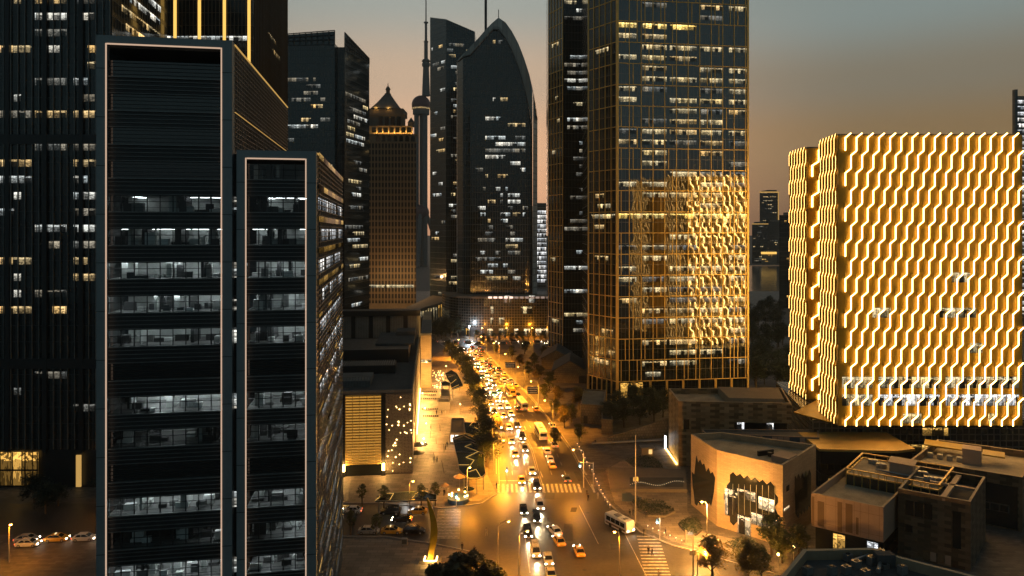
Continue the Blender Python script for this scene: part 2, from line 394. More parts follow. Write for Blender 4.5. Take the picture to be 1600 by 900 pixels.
da = wn('ShaderNodeMath', operation='ADD'); wt.links.new(az.outputs[0], da.inputs[0]); da.inputs[1].default_value = R(5)
aa = wn('ShaderNodeMath', operation='ABSOLUTE'); wt.links.new(da.outputs[0], aa.inputs[0])
def sstep(a, b):
    m = wn('ShaderNodeMapRange', interpolation_type='SMOOTHSTEP'); wt.links.new(aa.outputs[0], m.inputs[0]); m.inputs[1].default_value = a; m.inputs[2].default_value = b; return m.outputs[0]
def wmix(f, a, c):
    m = wn('ShaderNodeMix', data_type='RGBA'); (wt.links.new(f, m.inputs[0]) if hasattr(f, 'links') else setattr(m.inputs[0], 'default_value', f)); wt.links.new(a, m.inputs[6]); wt.links.new(c, m.inputs[7]); return m.outputs[2]
sk = wmix(sstep(R(3), R(33)), glow, side); sk = wmix(sstep(R(45), R(100)), sk, back)
sk = wmix(.15, sk, hs.outputs[0])
bg = wn('ShaderNodeBackground'); bg.inputs[1].default_value = 1.12
wo = wn('ShaderNodeOutputWorld'); wt.links.new(sk, bg.inputs[0]); wt.links.new(bg.outputs[0], wo.inputs[0])
sl = bpy.data.lights.new('sun', 'SUN'); sl.energy = .12; sl.angle = R(12); sl.color = (1, .62, .38)
so = bpy.data.objects.new('sun', sl); COL.objects.link(so)
sd = Vector((sin(SUN_AZ) * cos(R(3)), cos(SUN_AZ) * cos(R(3)), sin(R(3)))); so.rotation_euler = sd.to_track_quat('Z', 'Y').to_euler()
cam = bpy.data.cameras.new('camera'); cam.sensor_width = 36; cam.lens = F / 1600 * 36; cam.shift_y = -(450 - HY) / 1600
cam.clip_start = 1; cam.clip_end = 20000
co_ = bpy.data.objects.new('camera', cam); COL.objects.link(co_); co_.location = (0, 0, H); co_.rotation_euler = (pi / 2, 0, 0); S.camera = co_
S.view_settings.view_transform = 'Standard'; S.view_settings.look = 'None'; S.view_settings.exposure = 0; S.view_settings.gamma = 1
S.view_settings.use_curve_mapping = False
c_ = S.cycles; c_.max_bounces = 6; c_.diffuse_bounces = 2; c_.glossy_bounces = 4; c_.transparent_max_bounces = 12; c_.use_denoising = True
c_.sample_clamp_indirect = 4; c_.caustics_reflective = False; c_.caustics_refractive = False; c_.use_light_tree = True; c_.volume_bounces = 0

# ------------------------------------------------------------------ ground and roads
def sheet(name, pts, z, m, kind='structure', step=0):
    mb = MB(); mb.poly([(*p, z) for p in pts]); o = mb.build(name, m); return tag(o, kind=kind)
sheet('ground', [(-4000, -300), (4000, -300), (4000, 764), (-4000, 764)], -.02, 'pavedark')
sheet('far_ground', [(-4000, 764), (240, 764), (240, 9000), (-4000, 9000)], -.02, 'roofdark')
sheet('far_bank', [(240, 1320), (6000, 1320), (6000, 9000), (240, 9000)], -.02, 'roofdark')
LK = [(100, -1.), (150, -2.5), (177, -3.5), (211, -4.5), (236, -7), (279, -12), (326, -20), (400, -38), (470, -62), (560, -100)]
RK = [(100, 30), (150, 25), (181, 20.5), (211, 18), (236, 14.4), (279, 7.4), (326, -3.3), (400, -18), (470, -38), (560, -74)]
def interp(T, y):
    for (a, xa), (b, xb) in zip(T, T[1:]):
        if y <= b: t = (y - a) / (b - a); return xa + (xb - xa) * t
    return T[-1][1]
def lane(t, y): l, r = interp(LK, y), interp(RK, y); return l + (r - l) * t
def heading(t, y): return atan2(lane(t, y + 4) - lane(t, y - 4), 8)
ys = [100, 130, 150, 165, 177, 190, 211, 225, 236, 258, 279, 302, 326, 350, 375, 400, 435, 470, 515, 560]
mb = MB()
for a, b in zip(ys, ys[1:]): mb.poly([(interp(LK, a), a, 0), (interp(RK, a), a, 0), (interp(RK, b), b, 0), (interp(LK, b), b, 0)])
tag(mb.build('main_road', 'asphalt'), kind='structure')
sheet('junction', [G(440, 838), G(600, 838), G(680, 850), G(735, 862), G(770, 890), (-3, 120), (34, 118), (40, 131), G(1110, 880), G(1090, 863), G(1050, 852), G(1000, 831), G(955, 790), G(936, 765), G(905, 750), G(790, 757), G(776, 772), G(752, 787), G(690, 795), G(600, 787), G(440, 787)], .004, 'asphalt')
sheet('side_street', [(-160, 153.5), G(442, 838), G(442, 787), (-160, 170)], .008, 'asphalt')
sheet('right_street', [(34, 118.2), (78, 95), (92, 108), G(1240, 905), G(1109, 870), (40, 130)], .008, 'asphalt')
sheet('cross_road', [G(690, 541), G(800, 537), G(1010, 542), G(1010, 534), G(800, 529), G(680, 530), G(560, 534), G(560, 546)], .008, 'asphalt')
# pale plaza beside the mall, corner pavements
sheet('mall_plaza', [G(537, 740), G(640, 740), G(655, 610), G(672, 560), (-37, 395), (-33, 372), (-24, 330), (-16, 290), (-11, 250), (-7.5, 215), (-6.6, 190), G(775, 770), G(748, 783), G(690, 787), G(537, 787)], .06, 'paving')
sheet('corner_pavement', [(-55, 100), (-6, 112), G(765, 893), G(732, 864), G(680, 853), G(600, 842), G(455, 842), (-60, 145)], .06, 'paving')
sheet('right_plaza', [G(940, 764), G(958, 788), G(1003, 829), G(1050, 850), G(1092, 862), G(1115, 868), G(1250, 905), (75, 112), (120, 140), (60, 215), (24, 240), (20.8, 212)], .06, 'pavedark')
# kerbs
mb = MB()
def kerbline(pts, mb=mb):
    for p, q in zip(pts, pts[1:]): mb.beam((*p, .05), (*q, .05), .35, .24)
kerbline([(interp(RK, y) + .3, y) for y in ys if y > 185])
kerbline([(interp(LK, y) - .3, y) for y in ys if y > 178])
kerbline([G(440, 838.5), G(600, 838.5), G(680, 850.5), G(735, 862.5), G(770, 890.5), (-3.2, 120)])
kerbline([G(936, 765), G(955, 790), G(1000, 831), G(1050, 852), G(1090, 863), G(1110, 870), G(1240, 905)])
kerbline([G(776, 772), G(752, 787), G(690, 794.5), G(600, 786.5), G(440, 786.5)])
tag(mb.build('kerbs', 'kerb'), kind='structure')
# painted markings
mb = MB()
def strip(p, q, w, z=.016):
    d = Vector((q[0] - p[0], q[1] - p[1])).normalized(); n = Vector((-d.y, d.x)) * w / 2
    mb.poly([(p[0] - n.x, p[1] - n.y, z), (p[0] + n.x, p[1] + n.y, z), (q[0] + n.x, q[1] + n.y, z), (q[0] - n.x, q[1] - n.y, z)][::-1])
x = G(779, 771)[0]
while x < G(932, 771)[0]:
    if not (18.2 < x < 20.2): strip((x, 177.3), (x - .12, 183.2), .55)
    x += 1.15
for i in range(20):                                             # left zebra, stripes across the side street
    y = 797 + i * 2.3; a, b = G(684 - i * .35, y), G(720 - i * .1, y); strip(a, b, .34)
for i in range(15):                                             # right zebra
    t = i / 14; a = G(995 + 14 * t, 838 + 70 * t); b = G(1029 + 22 * t, 838 + 70 * t); strip(a, b, .45)
for i in range(9): strip(G(690 + i * 4.4, 559 - i * .5), G(697 + i * 4.4, 552 - i * .5), .7)
for t in (.17, .33, .62, .78):
    y = 190
    while y < 420:
        strip((lane(t, y), y), (lane(t, y + 3.2), y + 3.2), .16); y += 7.5
for a, b in zip(ys[4:], ys[5:]):
    for off in (-.25, .25):
        strip((lane(.47, a) + off, a), (lane(.47, b) + off, b), .16)
    strip((lane(.015, a), a), (lane(.015, b), b), .15); strip((lane(.985, a), a), (lane(.985, b), b), .15)
strip((lane(.02, 185.6), 185.6), (lane(.46, 185.6), 185.6), .4)
for px, py in ((848, 746), (822, 672), (838, 607), (869, 615)):                           # turn arrows
    gx, gy = G(px, py); strip((gx, gy), (gx - .5, gy + 5), .28); strip((gx - .3, gy + 3), (gx - 1.6, gy + 4.2), .3); strip((gx - 1.9, gy + 3.2), (gx - 1.1, gy + 4.9), .5)
strip(G(965, 812), G(1010, 900), .15); strip(G(815, 800), G(828, 895), .15); strip(G(905, 790), G(935, 850), .15)
tag(mb.build('road_markings', 'paint'), kind='structure')
# dark repair patches in the asphalt
sheet('asphalt_patch', [G(893, 793), G(902, 793), G(900, 800), G(891, 800)], .012, 'rubber')
sheet('asphalt_patch', [G(953, 850), G(978, 851), G(980, 858), G(955, 859)], .012, 'roofdark')
rgm = random.Random(17)
mb = MB()
for i in range(26):
    y = rgm.uniform(128, 300); x = rgm.uniform(interp(LK, y) + 1, interp(RK, y) - 1) if y > 178 else rgm.uniform(-16, 24)
    if i % 2: mb.poly([(x + .42 * cos(a * pi / 6), y + .42 * sin(a * pi / 6), .0105) for a in range(12)])
    else:
        w_, l_, a = rgm.uniform(.5, 1.6), rgm.uniform(2, 9), rgm.uniform(-.15, .15); c, s_ = cos(a), sin(a)
        mb.poly([(x + u * c - v * s_, y + u * s_ + v * c, .0105) for u, v in ((-w_, -l_ / 2), (w_, -l_ / 2), (w_ * .9, l_ / 2), (-w_ * .8, l_ / 2))])
tag(mb.build('asphalt_repairs', 'roofdark'), kind='structure')
# the river
n = NT('river_water'); b_ = n.bsdf((.03, .035, .04), .12, 0, .5, 1.33); bp = n.n('ShaderNodeBump'); bp.inputs['Strength'].default_value = .35; bp.inputs['Distance'].default_value = 1.
n.l(n.noise(n.coord(), .09, 3).outputs[0], bp.inputs['Height']); n.l(bp.outputs[0], b_.inputs['Normal'])
sheet('river', [(240, 764), (4000, 764), (6000, 1320), (240, 1320)], -.5, n.m)

# ------------------------------------------------------------------ near left: framed office tower with two blocks
A1 = R(9.7); fr = frame(-52.2, 89, A1)
def P3(u, v, z): return (*fr(u, v), z)
T = thing('office_tower', 'nearest office tower: two black glass blocks framed in grey metal with a pink light line', 'office tower', (-40, 92, 0))
PER, Z0 = 4.285, 68.4
DEP = 48
def block(u0, u1, zt, lits, seed):
    rg = random.Random(seed); fw = 1.05
    fm = MB(); fm.box(u0, u0 + fw, -.9, .5, 0, zt, 0, fr); fm.box(u1 - fw * 1.15, u1, -.9, .5, 0, zt, 0, fr); fm.box(u0 + fw, u1 - fw * 1.15, -.9, .5, zt - .95, zt, 0, fr)
    z = zt - 4.2
    while z > 4:
        fm.box(u0 - .02, u0 + fw + .02, -.93, -.9, z, z + .07, 1, fr); fm.box(u1 - fw * 1.15 - .02, u1 + .02, -.93, -.9, z, z + .07, 1, fr); z -= 6.1
    fm.build('facade_frame', ['frame', 'black'], T)
    i0, i1 = u0 + fw, u1 - fw * 1.15
    lm = MB(); lm.box(i0 + .02, i0 + .17, -.96, -.88, 2, zt - 1.0, 0, fr); lm.box(i1 - .17, i1 - .02, -.96, -.88, 2, zt - 1.0, 0, fr); lm.build('light_line', 'led_pink', T)
    lm = MB(); lm.box(i0 + .2, i1 - .2, -.96, -.88, zt - 1.16, zt - .98, 0, fr); lm.build('light_line', 'led_pink', T)
    top = int((zt - 1.3 - Z0) / PER)
    for k in range(-top - 1, 17):
        zb = Z0 - k * PER; zw1 = min(zb + 2.05, zt - 1.3); zs0 = zb - (PER - 2.05)
        if zb > zt - 2: continue
        # spandrel with louvres below the window
        sm = MB(); sm.box(i0, i1, 0, .4, zs0, zb, 0, fr)
        for q in range(4): sm.box(i0, i1, -.14 - .05 * (q % 2), 0, zs0 + .12 + q * .52, zs0 + .19 + q * .52, 1, fr)
        sm.box(i0, i1, -.32, 0, zb - .12, zb, 1, fr)
        sm.build('spandrel', ['black', 'louver_edge'] if k % 3 else ['louver', 'louver_edge'], T)
        L_ = lits.get(k)
        wm = MB(); wm.poly([P3(i0, .05, zb), P3(i1, .05, zb), P3(i1, .05, zw1), P3(i0, .05, zw1)])
        if L_ is None:
            wo_ = wm.build('window', 'darkglass', T); mm = MB()
            for q in range(4): mm.box(i0, i1, -.1, .04, zb + .3 + q * .48, zb + .34 + q * .48, 0, fr)
            mm.build('louver', 'louver', wo_); continue
        wo_ = wm.build('window', 'glass', T)
        mm = MB(); nb = round((i1 - i0) / 1.5); bw = (i1 - i0) / nb
        for q in range(nb + 1): mm.box(i0 + q * bw - .055, i0 + q * bw + .055, -.08, .04, zb, zw1, 0, fr)
        mm.box(i0, i1, -.06, .03, zb + 1.24, zb + 1.32, 0, fr); mm.box(i0, i1, -.06, .03, zb + .5, zb + .54, 0, fr); mm.build('mullion', 'black', wo_)
        # the room behind
        br, segs = L_
        rm = MB(); d1 = 7.
        rm.poly([P3(i0, .4, zb + .02), P3(i1, .4, zb + .02), P3(i1, d1, zb + .02), P3(i0, d1, zb + .02)], 0)
        rm.poly([P3(i0, .4, zw1), P3(i0, d1, zw1), P3(i1, d1, zw1), P3(i1, .4, zw1)], 1)
        rm.poly([P3(i0, d1, zb), P3(i1, d1, zb), P3(i1, d1, zw1), P3(i0, d1, zw1)], 1)
        u = i0 + .3
        while u < i1 - .5:                                       # desks, cabinets, people-high clutter
            wd = rg.uniform(.5, 1.6); hh = rg.choice((.35, .5, .75, .75, 1.1, 1.6)) if rg.random() < .8 else 0
            v = rg.uniform(.6, 3.6)
            if hh: rm.box(u, min(u + wd, i1), v, v + rg.uniform(.3, 1), zb + .03, min(zb + .03 + hh, zw1 - .1), rg.choice((2, 2, 0, 3, 3)), fr)
            u += wd * rg.uniform(.5, 1.3)
        for q in range(rg.randint(2, 4)):
            u = rg.uniform(i0 + .5, i1 - 1); rm.box(u, u + rg.uniform(.15, .9), rg.uniform(1, 2.5), rg.uniform(3, 6.5), zb + .03, zw1 - .01, rg.choice((1, 2)), fr)
        rm.build('room', [M['room_floor'], M['room_wall'], M['room_dark'], M['room_white']], wo_)
        cl = MB()
        for (s0, s1) in segs:
            a, b = i0 + s0 * (i1 - i0), i0 + s1 * (i1 - i0); u = a
            while u < b - 1.2:
                for v in ((1.4, 3.2, 5.2) if k > 1 else (4.2, 6.0)):
                    if rg.random() < .62: cl.box(u, u + 1.15, v, v + .14, zw1 - .05, zw1 - .01, 0, fr)
                u += 1.5
            for s, e in ((s0, s1),):
                pass
        if cl.f: cl.build('ceiling_lamp', M['room_lamp%d' % (br if k > 1 else 0)], wo_)['kind'] = 'stuff'
M['room_floor'] = mat('office_floor', (.16, .16, .155), .7); M['room_wall'] = mat('office_wall', (.50, .52, .50), .8, 0, .25, .5)
M['room_dark'] = mat('office_furniture', (.035, .035, .035), .6); M['room_white'] = mat('office_desk', (.75, .76, .74), .5)
for i, s in enumerate((11., 24., 44.)): M['room_lamp%d' % i] = emat('office_lamp_%s' % ('dim', 'mid', 'bright')[i], (.90, .97, 1), s)
full = [(0, 1)]
block(0, 16.16, 90.5, {0: (1, [(0, .35), (.5, 1)]), 1: (1, full), 2: (1, full), 3: (1, [(0, .2), (.3, 1)]), 4: (0, full), 6: (2, [(.2, 1)]), 7: (0, [(.28, .65), (.9, 1)]), 9: (1, full), 10: (1, [(.86, 1)]), 11: (1, full)}, 3)
block(16.71, 26.66, 76.4, {-1: (0, [(0, .1)]), 0: (1, full), 1: (0, full), 2: (1, full), 3: (1, [(0, .5), (.6, 1)]), 4: (1, full), 6: (2, full), 7: (0, full), 9: (1, full), 10: (1, [(.1, .5), (.6, 1)]), 11: (1, full)}, 5)
mb = MB(); mb.prism([fr(16.16, .5), fr(16.71, .5), fr(16.71, 4), fr(16.16, 4)], 0, 76); mb.build('recess', 'black', T)
for k in range(12):
    if k in (0, 2, 3, 4, 6, 9, 11):
        zb = Z0 - k * PER; mb = MB(); mb.poly([P3(16.16, .45, zb), P3(16.71, .45, zb), P3(16.71, .45, zb + 2), P3(16.16, .45, zb + 2)]); mb.build('recess_window', 'win_cool', T)
mb = MB(); mb.prism([fr(.1, 8), fr(16.16, 8), fr(16.16, DEP), fr(.1, DEP)], 0, 89.6); mb.prism([fr(16.2, 8), fr(26.5, 8), fr(26.5, DEP), fr(16.2, DEP)], 0, 75.4); mb.build('core', 'black', T)
mb = MB(); mb.box(.1, 16.0, .5, 8, 89.3, 89.9, 0, fr); mb.box(16.75, 26.5, .5, 8, 75.2, 75.8, 0, fr); mb.box(0.05, .3, .5, 8, 0, 89.3, 0, fr); mb.build('roof', 'roofdark', T)
# right flank of the tall block above the low one: fine louvres and a gilt edge
mb = MB(); mb.box(16.0, 16.16, .5, DEP, 0, 90.2, 0, fr)
z = 77.
while z < 90: mb.box(16.16, 16.26, .5, DEP, z, z + .09, 1, fr); z += .62
v = 1.5
while v < DEP: mb.box(16.16, 16.24, v, v + .06, 76.5, 90, 1, fr); v += 1.5
mb.build('flank_louver', ['black', 'louver_edge'], T)
mb = MB(); mb.box(16.1, 16.3, .5, DEP, 90.2, 90.36, 0, fr); mb.box(16.18, 16.3, .5, DEP, 81.4, 81.5, 0, fr); mb.build('edge_light', 'led_dim', T)
# right flank of the low block
mb = MB(); mb.box(26.5, 26.66, .5, DEP, 0, 76.2, 0, fr)
z = 1.
while z < 76: mb.box(26.66, 26.86, .5, DEP, z, z + .1, 1, fr); z += .72
v = 3.
while v < DEP: mb.box(26.66, 26.8, v, v + .1, 0, 76, 1, fr); v += 3.2
mb.build('flank_louver', ['black', 'louver_edge'], T)
mb = MB(); mb.box(26.6, 26.85, .5, DEP, 76.2, 76.34, 0, fr); mb.build('edge_light', 'led_dim', T)
M['flank_band'] = litwin('flank_light', (1, .56, .12), 1.0, 7, (1, .62, .2))
rg = random.Random(4)
for k in range(-1, 16):
    zb = Z0 + 3.0 - k * PER; v = .6
    hgt = .8 if k < 4 else .45
    if k < 4: spans = [(.6, DEP)]
    else: spans = [(v_, v_ + rg.uniform(1.2, 7)) for v_ in (.8, 16 + rg.uniform(-2, 2), 30 + rg.uniform(-3, 3), 41)]
    for a, b in spans:
        mb = MB(); mb.poly([P3(26.9, a, zb), P3(26.9, min(b, DEP), zb), P3(26.9, min(b, DEP), zb + hgt), P3(26.9, a, zb + hgt)], 0, [(a, k + 20), (b, k + 20), (b, k + 20.7), (a, k + 20.7)]); mb.build('light_band', 'flank_band', T)
    mb = MB(); a = rg.uniform(1, 10)
    while a < DEP - 6 and k >= 0:
        b = a + rg.uniform(4, 14); mb.poly([P3(26.68, a, zb - 2.6), P3(26.68, min(b, DEP), zb - 2.6), P3(26.68, min(b, DEP), zb - .9), P3(26.68, a, zb - .9)], 0, [(a, k + 30), (b, k + 30), (b, k + 30.99), (a, k + 30.99)]); a = b + rg.uniform(.5, 5)
    if mb.f: mb.build('flank_window', 'win_white', T)

# ------------------------------------------------------------------ far left tower
d2 = -.136
def rectfoot(xr, yf, dx, dep, wid):                               # front right corner, lean of the receding side, depth, width
    return [(xr - wid, yf), (xr, yf), (xr + dx * dep, yf + dep), (xr - wid + dx * dep, yf + dep)]
T = thing('office_tower', 'tall dark finned office tower with an amber lobby at its foot, at the left edge', 'office tower', (-126, 195, 0))
ft = rectfoot(-102.8, 181, d2, 40, 50)
mb = MB(); mb.prism(ft, 9.6, 150, vz=-.4); mb.build('curtain_wall', 'cw_left', T)
mb = MB(); mb.prism(ft, 0, 9.6); mb.build('ground_floor', 'black', T)
mb = MB()
for z0, z1 in ((30.5, 33.), (88.2, 90.6)): mb.box(ft[0][0], ft[1][0] + .3, 180.5, 181, z0, z1)
for px in (13, 71.5, 128): xx = X(px, 181); mb.box(xx - .55, xx + .55, 180.4, 180.9, 9, 150)
mb.build('pilaster', 'black', T)
mb = MB(); xx = ft[0][0] + .4
while xx < ft[1][0]: mb.box(xx, xx + .16, 180.55, 181, 9.8, 150); xx += 1.82
mb.build('fin', 'louver_edge', T)['kind'] = 'stuff'
def spec2(k, rg):
    bays = [(0, .245), (.272, .4), (.42, .59), (.615, .775), (.80, .98)]; out = []
    zz = 9.6 + k * 4.19
    p = .72 if zz > 92 else .68 if zz > 45 else .3
    if 86 < zz < 92 or 28 < zz < 34 or zz > 138: return out
    for a, b in bays:
        if rg.random() < p:
            q = rg.random()
            out.append((a, b) if q < .5 else (a, (a + b) / 2) if q < .7 else ((a + b) / 2, b) if q < .88 else (a + (b - a) * .4, a + (b - a) * .7))
    return out
lit(T, ft[0], ft[1], 4.19, 9.6, range(1, 31), 1.5, 1.9, spec2, 11, ('win_cool', 'win_cool', 'win_warm', 'win_warm', 'win_dim', 'win_dim'), .9, off=.08)
lit(T, ft[1], ft[2], 4.19, 9.6, range(18, 31), 1.4, 1.9, runs_random(.85, (1, 2), (.3, .8)), 12, ('win_cool', 'win_cool', 'win_warm'), .9)
for a, b in ((-150, -131.3), (-131.6 + .3, -120.6)):
    mb = MB(); mb.poly([(a, 180.4, .6), (b - .8, 180.4, .6), (b - .8, 180.4, 9.2), (a, 180.4, 9.2)], 0, [(0, 5.02), (b - a, 5.02), (b - a, 5.97), (0, 5.97)]); g_ = mb.build('lobby_window', 'lobby', T)
    mb = MB(); mb.box(a, b - .8, 180.2, 180.35, 4.4, 4.8)
    for q in (.0, .33, .66, .98): mb.box(a + (b - .9 - a) * q, a + (b - .9 - a) * q + .25, 180.2, 180.35, .6, 9.2)
    mb.build('mullion', 'black', g_)
xx = X(126, 181); mb = MB(); mb.box(xx - .6, xx + .6, 180.0, 180.36, .4, 8.5); mb.build('lit_pier', M['led_dim'], T)

# ------------------------------------------------------------------ gold-lined tower behind it
T = thing('office_tower', 'dark brown tower with vertical gold light strips, behind the framed office tower', 'office tower', (-110, 255, 0))
ft = rectfoot(-86.5, 235, d2, 64, 40)
mb = MB(); mb.prism(ft, 0, 175); mb.build('curtain_wall', 'cw_goldline', T)
for px in (274, 312, 351, 389.5):
    xx = X(px, 235); mb = MB(); mb.box(xx - .42, xx + .42, 234.5, 235, 10, 175); mb.build('light_strip', M['led_strip'], T)
mb = MB(); v = 2.
while v < 62: mb.box(v, v + .22, -.35, 0, 0, 175, 0, lambda a, b: (ft[1][0] + d2 * a + (-b) * 1., ft[1][1] + a)); v += 2.4
mb.build('fin', 'fin_dark', T)['kind'] = 'stuff'
lit(T, ft[0], ft[1], 4.2, 2, range(25, 41), 1.3, 1.6, lambda k, rg: [(.2, .98)] if k == 30 else ([(.1, .7)] if rg.random() < .12 else []), 13, ('win_cool',), 1.3)
lit(T, ft[1], ft[2], 4.2, 2, range(15, 40), 1.3, 1.6, runs_random(.2, (1, 1), (.1, .3)), 14, ('win_warm',), 1.3)

# ------------------------------------------------------------------ teal twin-crowned tower
T = thing('office_tower', 'dark teal glass tower with two slanted lattice crowns either side of a notch', 'office tower', (-115, 445, 0))
Y4 = 430; xa, xb, xc, xd = X(430, Y4), X(523, Y4), X(538, Y4), X(575, Y4)
def zz4(py): return Z(py, Y4)
A = [(xa, Y4 + 2), (xb, Y4), (xb, Y4 + 30), (xa, Y4 + 32)]; B = [(xc, Y4 + 1), (X(577, Y4 + 36), Y4 + 36), (X(577, Y4 + 36) - 12, Y4 + 46), (xc - 6, Y4 + 34)]; C = [(xb, Y4 + 4), (xc, Y4 + 4), (xc, Y4 + 30), (xb, Y4 + 30)]
mb = MB(); mb.prism(A, 0, zz4(68)); mb.build('curtain_wall', 'cw_teal', T)
mb = MB(); mb.prism(B, 0, zz4(76)); mb.build('curtain_wall', 'cw_teal', T)
mb = MB(); mb.prism(C, 0, zz4(71)); mb.build('notch_wall', 'cw_black', T)
for ft_, tops in ((A, (zz4(53), zz4(47.5))), (B, (zz4(50), zz4(69)))):
    mb = MB(); a, b = ft_[0], ft_[1]; zb = zz4(70) if ft_ is A else zz4(78)
    N = 10
    mb.poly([(a[0], a[1] + .5, zb - 2), (b[0], b[1] + .5, zb - 2), (b[0], b[1] + .5, tops[1] - .4), (a[0], a[1] + .5, tops[0] - .4)], 1)
    for q in range(N + 1):
        t = q / N; p = (a[0] + (b[0] - a[0]) * t, a[1] + (b[1] - a[1]) * t); zt = tops[0] + (tops[1] - tops[0]) * t
        mb.beam((*p, zb), (*p, zt), .45)
    for t in (0, .38, .7, 1):
        za, zc = zb + (tops[0] - zb) * t, zb + (tops[1] - zb) * t; mb.beam((*a, za), (*b, zc), .5)
    mb.build('crown', ['louver', 'cw_teal'], T)
fl = lambda *r: lambda k, rg: next(([(a, b)] for kk, a, b in r if kk == k), [])
def spec4(k, rg):
    zz = k * 4.1
    if zz > 162: return []
    p = .75 if zz > 120 else .62
    return runs_random(p, (1, 4), (.05, .35))(k, rg)
lit(T, A[0], A[1], 4.1, 0, range(3, 41), 1.4, 2.3, spec4, 21, ('win_cool', 'win_gold', 'win_dim', 'win_dim', 'win_warm'), 1.5)
lit(T, B[0], B[1], 4.1, 0, range(3, 41), 1.4, 2.3, lambda k, rg: runs_random(.62, (1, 3), (.15, .6))(k, rg) if k < 38 else [], 22, ('win_cool', 'win_gold', 'win_dim', 'win_dim'), 1.5)

# ------------------------------------------------------------------ stone tower with a pyramid roof
Y5 = 560; T = thing('stone_tower', 'stone high-rise with a pyramid roof and an amber floodlit cornice, left of the street end', 'high-rise', (X(613, Y5), Y5 + 18, 0))
x0, x1 = X(577, Y5) - 4, X(650, Y5); q5 = lambda py: Z(py, Y5)
M['stonegrid'] = curtain('stone_window_grid', (.012, .012, .011), (.20, .155, .09), (.30, .23, .14), 2.6, 5.2, .32, .9, .3, .6, 1.5, .002)
x1b = X(650, Y5 + 36)
ft = [(x0, Y5), (x1, Y5), (x1b, Y5 + 36), (x0, Y5 + 36)]
mb = MB(); mb.prism(ft, 8, q5(222)); mb.build('wall', 'stonegrid', T)
mb = MB(); mb.prism([(x0 - .5, Y5 - .6), (x1 + .5, Y5 - .6), (x1b, Y5 + 37), (x0 - .5, Y5 + 37)], 0, 8); mb.build('plinth', 'stone', T)
mb = MB(); mb.prism([(x0 + .2, Y5 + .3), (x1 - .2, Y5 + .3), (x1b - .2, Y5 + 35.7), (x0 + .2, Y5 + 35.7)], q5(222), q5(210)); mb.box(x0 - .9, x1 + .9, Y5 - .9, Y5 + 6, q5(211.5), q5(209.5)); mb.box(x0 - .5, x1 + .5, Y5 - .5, Y5 + 5, q5(223), q5(221.6)); mb.build('cornice', 'stone', T)
for i in range(7):
    cx_ = X(590 + i * 9.2, Y5); mb = MB(); pts = [(cx_ - 1.5, q5(221)), (cx_ + 1.5, q5(221)), (cx_ + 1.5, q5(215))] + [(cx_ + 1.5 * cos(a * pi / 6), q5(215) + 1.8 * sin(a * pi / 6)) for a in range(1, 6)] + [(cx_ - 1.5, q5(215))]
    mb.poly([(a, Y5 + .2, b) for a, b in pts]); mb.build('arched_window', 'darkglass', T)
x2 = X(644, Y5); mb = MB(); mb.prism([(x0, Y5 + 2), (x2, Y5 + 2), (x2 - 4, Y5 + 32), (x0, Y5 + 32)], q5(210), q5(196)); mb.build('attic', 'stone', T)
for i in range(7):
    cx_ = X(584 + i * 9.2, Y5); mb = MB(); mb.box(cx_ - 1.6, cx_ + 1.6, Y5 + 1.7, Y5 + 1.95, q5(206.5), q5(199)); mb.build('attic_window', 'darkglass', T)
    mb = MB(); mb.box(cx_ + 1.75, cx_ + 2.6, Y5 + .9, Y5 + 2.3, q5(208), q5(196.5)); mb.build('pilaster', 'stone', T)
    lamp_light(T, (cx_ + 2.2, Y5 - .6, q5(209) + .6), 900, (1, .52, .12), .4)
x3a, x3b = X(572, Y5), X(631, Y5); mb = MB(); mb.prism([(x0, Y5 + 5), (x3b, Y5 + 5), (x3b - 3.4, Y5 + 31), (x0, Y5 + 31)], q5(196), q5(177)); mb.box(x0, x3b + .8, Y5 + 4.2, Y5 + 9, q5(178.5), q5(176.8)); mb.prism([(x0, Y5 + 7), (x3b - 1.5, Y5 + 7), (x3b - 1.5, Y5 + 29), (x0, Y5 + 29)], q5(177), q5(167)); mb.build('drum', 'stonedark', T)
for i in range(4):
    cx_ = X(593 + i * 9.5, Y5); mb = MB(); mb.box(cx_ - 1.6, cx_ + 1.6, Y5 + 4.7, Y5 + 4.95, q5(195), q5(181)); mb.build('drum_window', 'darkglass', T)
pc = (X(600, Y5), Y5 + 18); hw = X(623.5, Y5) - X(600, Y5); mb = MB()
base = [(pc[0] - hw, pc[1] - hw), (pc[0] + hw, pc[1] - hw), (pc[0] + hw, pc[1] + hw), (pc[0] - hw, pc[1] + hw)]; hw2 = 2.2
tp = [(pc[0] - hw2, pc[1] - hw2), (pc[0] + hw2, pc[1] - hw2), (pc[0] + hw2, pc[1] + hw2), (pc[0] - hw2, pc[1] + hw2)]
for i in range(4):
    a, b, c, d = base[i], base[(i + 1) % 4], tp[(i + 1) % 4], tp[i]; m1 = ((a[0] * .55 + d[0] * .45), (a[1] * .55 + d[1] * .45)); m2 = ((b[0] * .55 + c[0] * .45), (b[1] * .55 + c[1] * .45)); zm = q5(167) + (q5(141) - q5(167)) * .40
    mb.poly([(*a, q5(167)), (*b, q5(167)), (*m2, zm), (*m1, zm)]); mb.poly([(*m1, zm), (*m2, zm), (*c, q5(141)), (*d, q5(141))])
rf = mb.build('pyramid_roof', 'roofgrey', T)
mb = MB(); mb.prism(tp, q5(141), q5(139.5)); mb.tube([(*pc, q5(139.5)), (*pc, q5(133))], 1.6, 8); mb.tube([(*pc, q5(133)), (*pc, q5(131)), (*pc, q5(127)), (*pc, q5(122))], [2.3, 1.8, .4, .1], 8); mb.build('lantern', 'stonedark', rf)
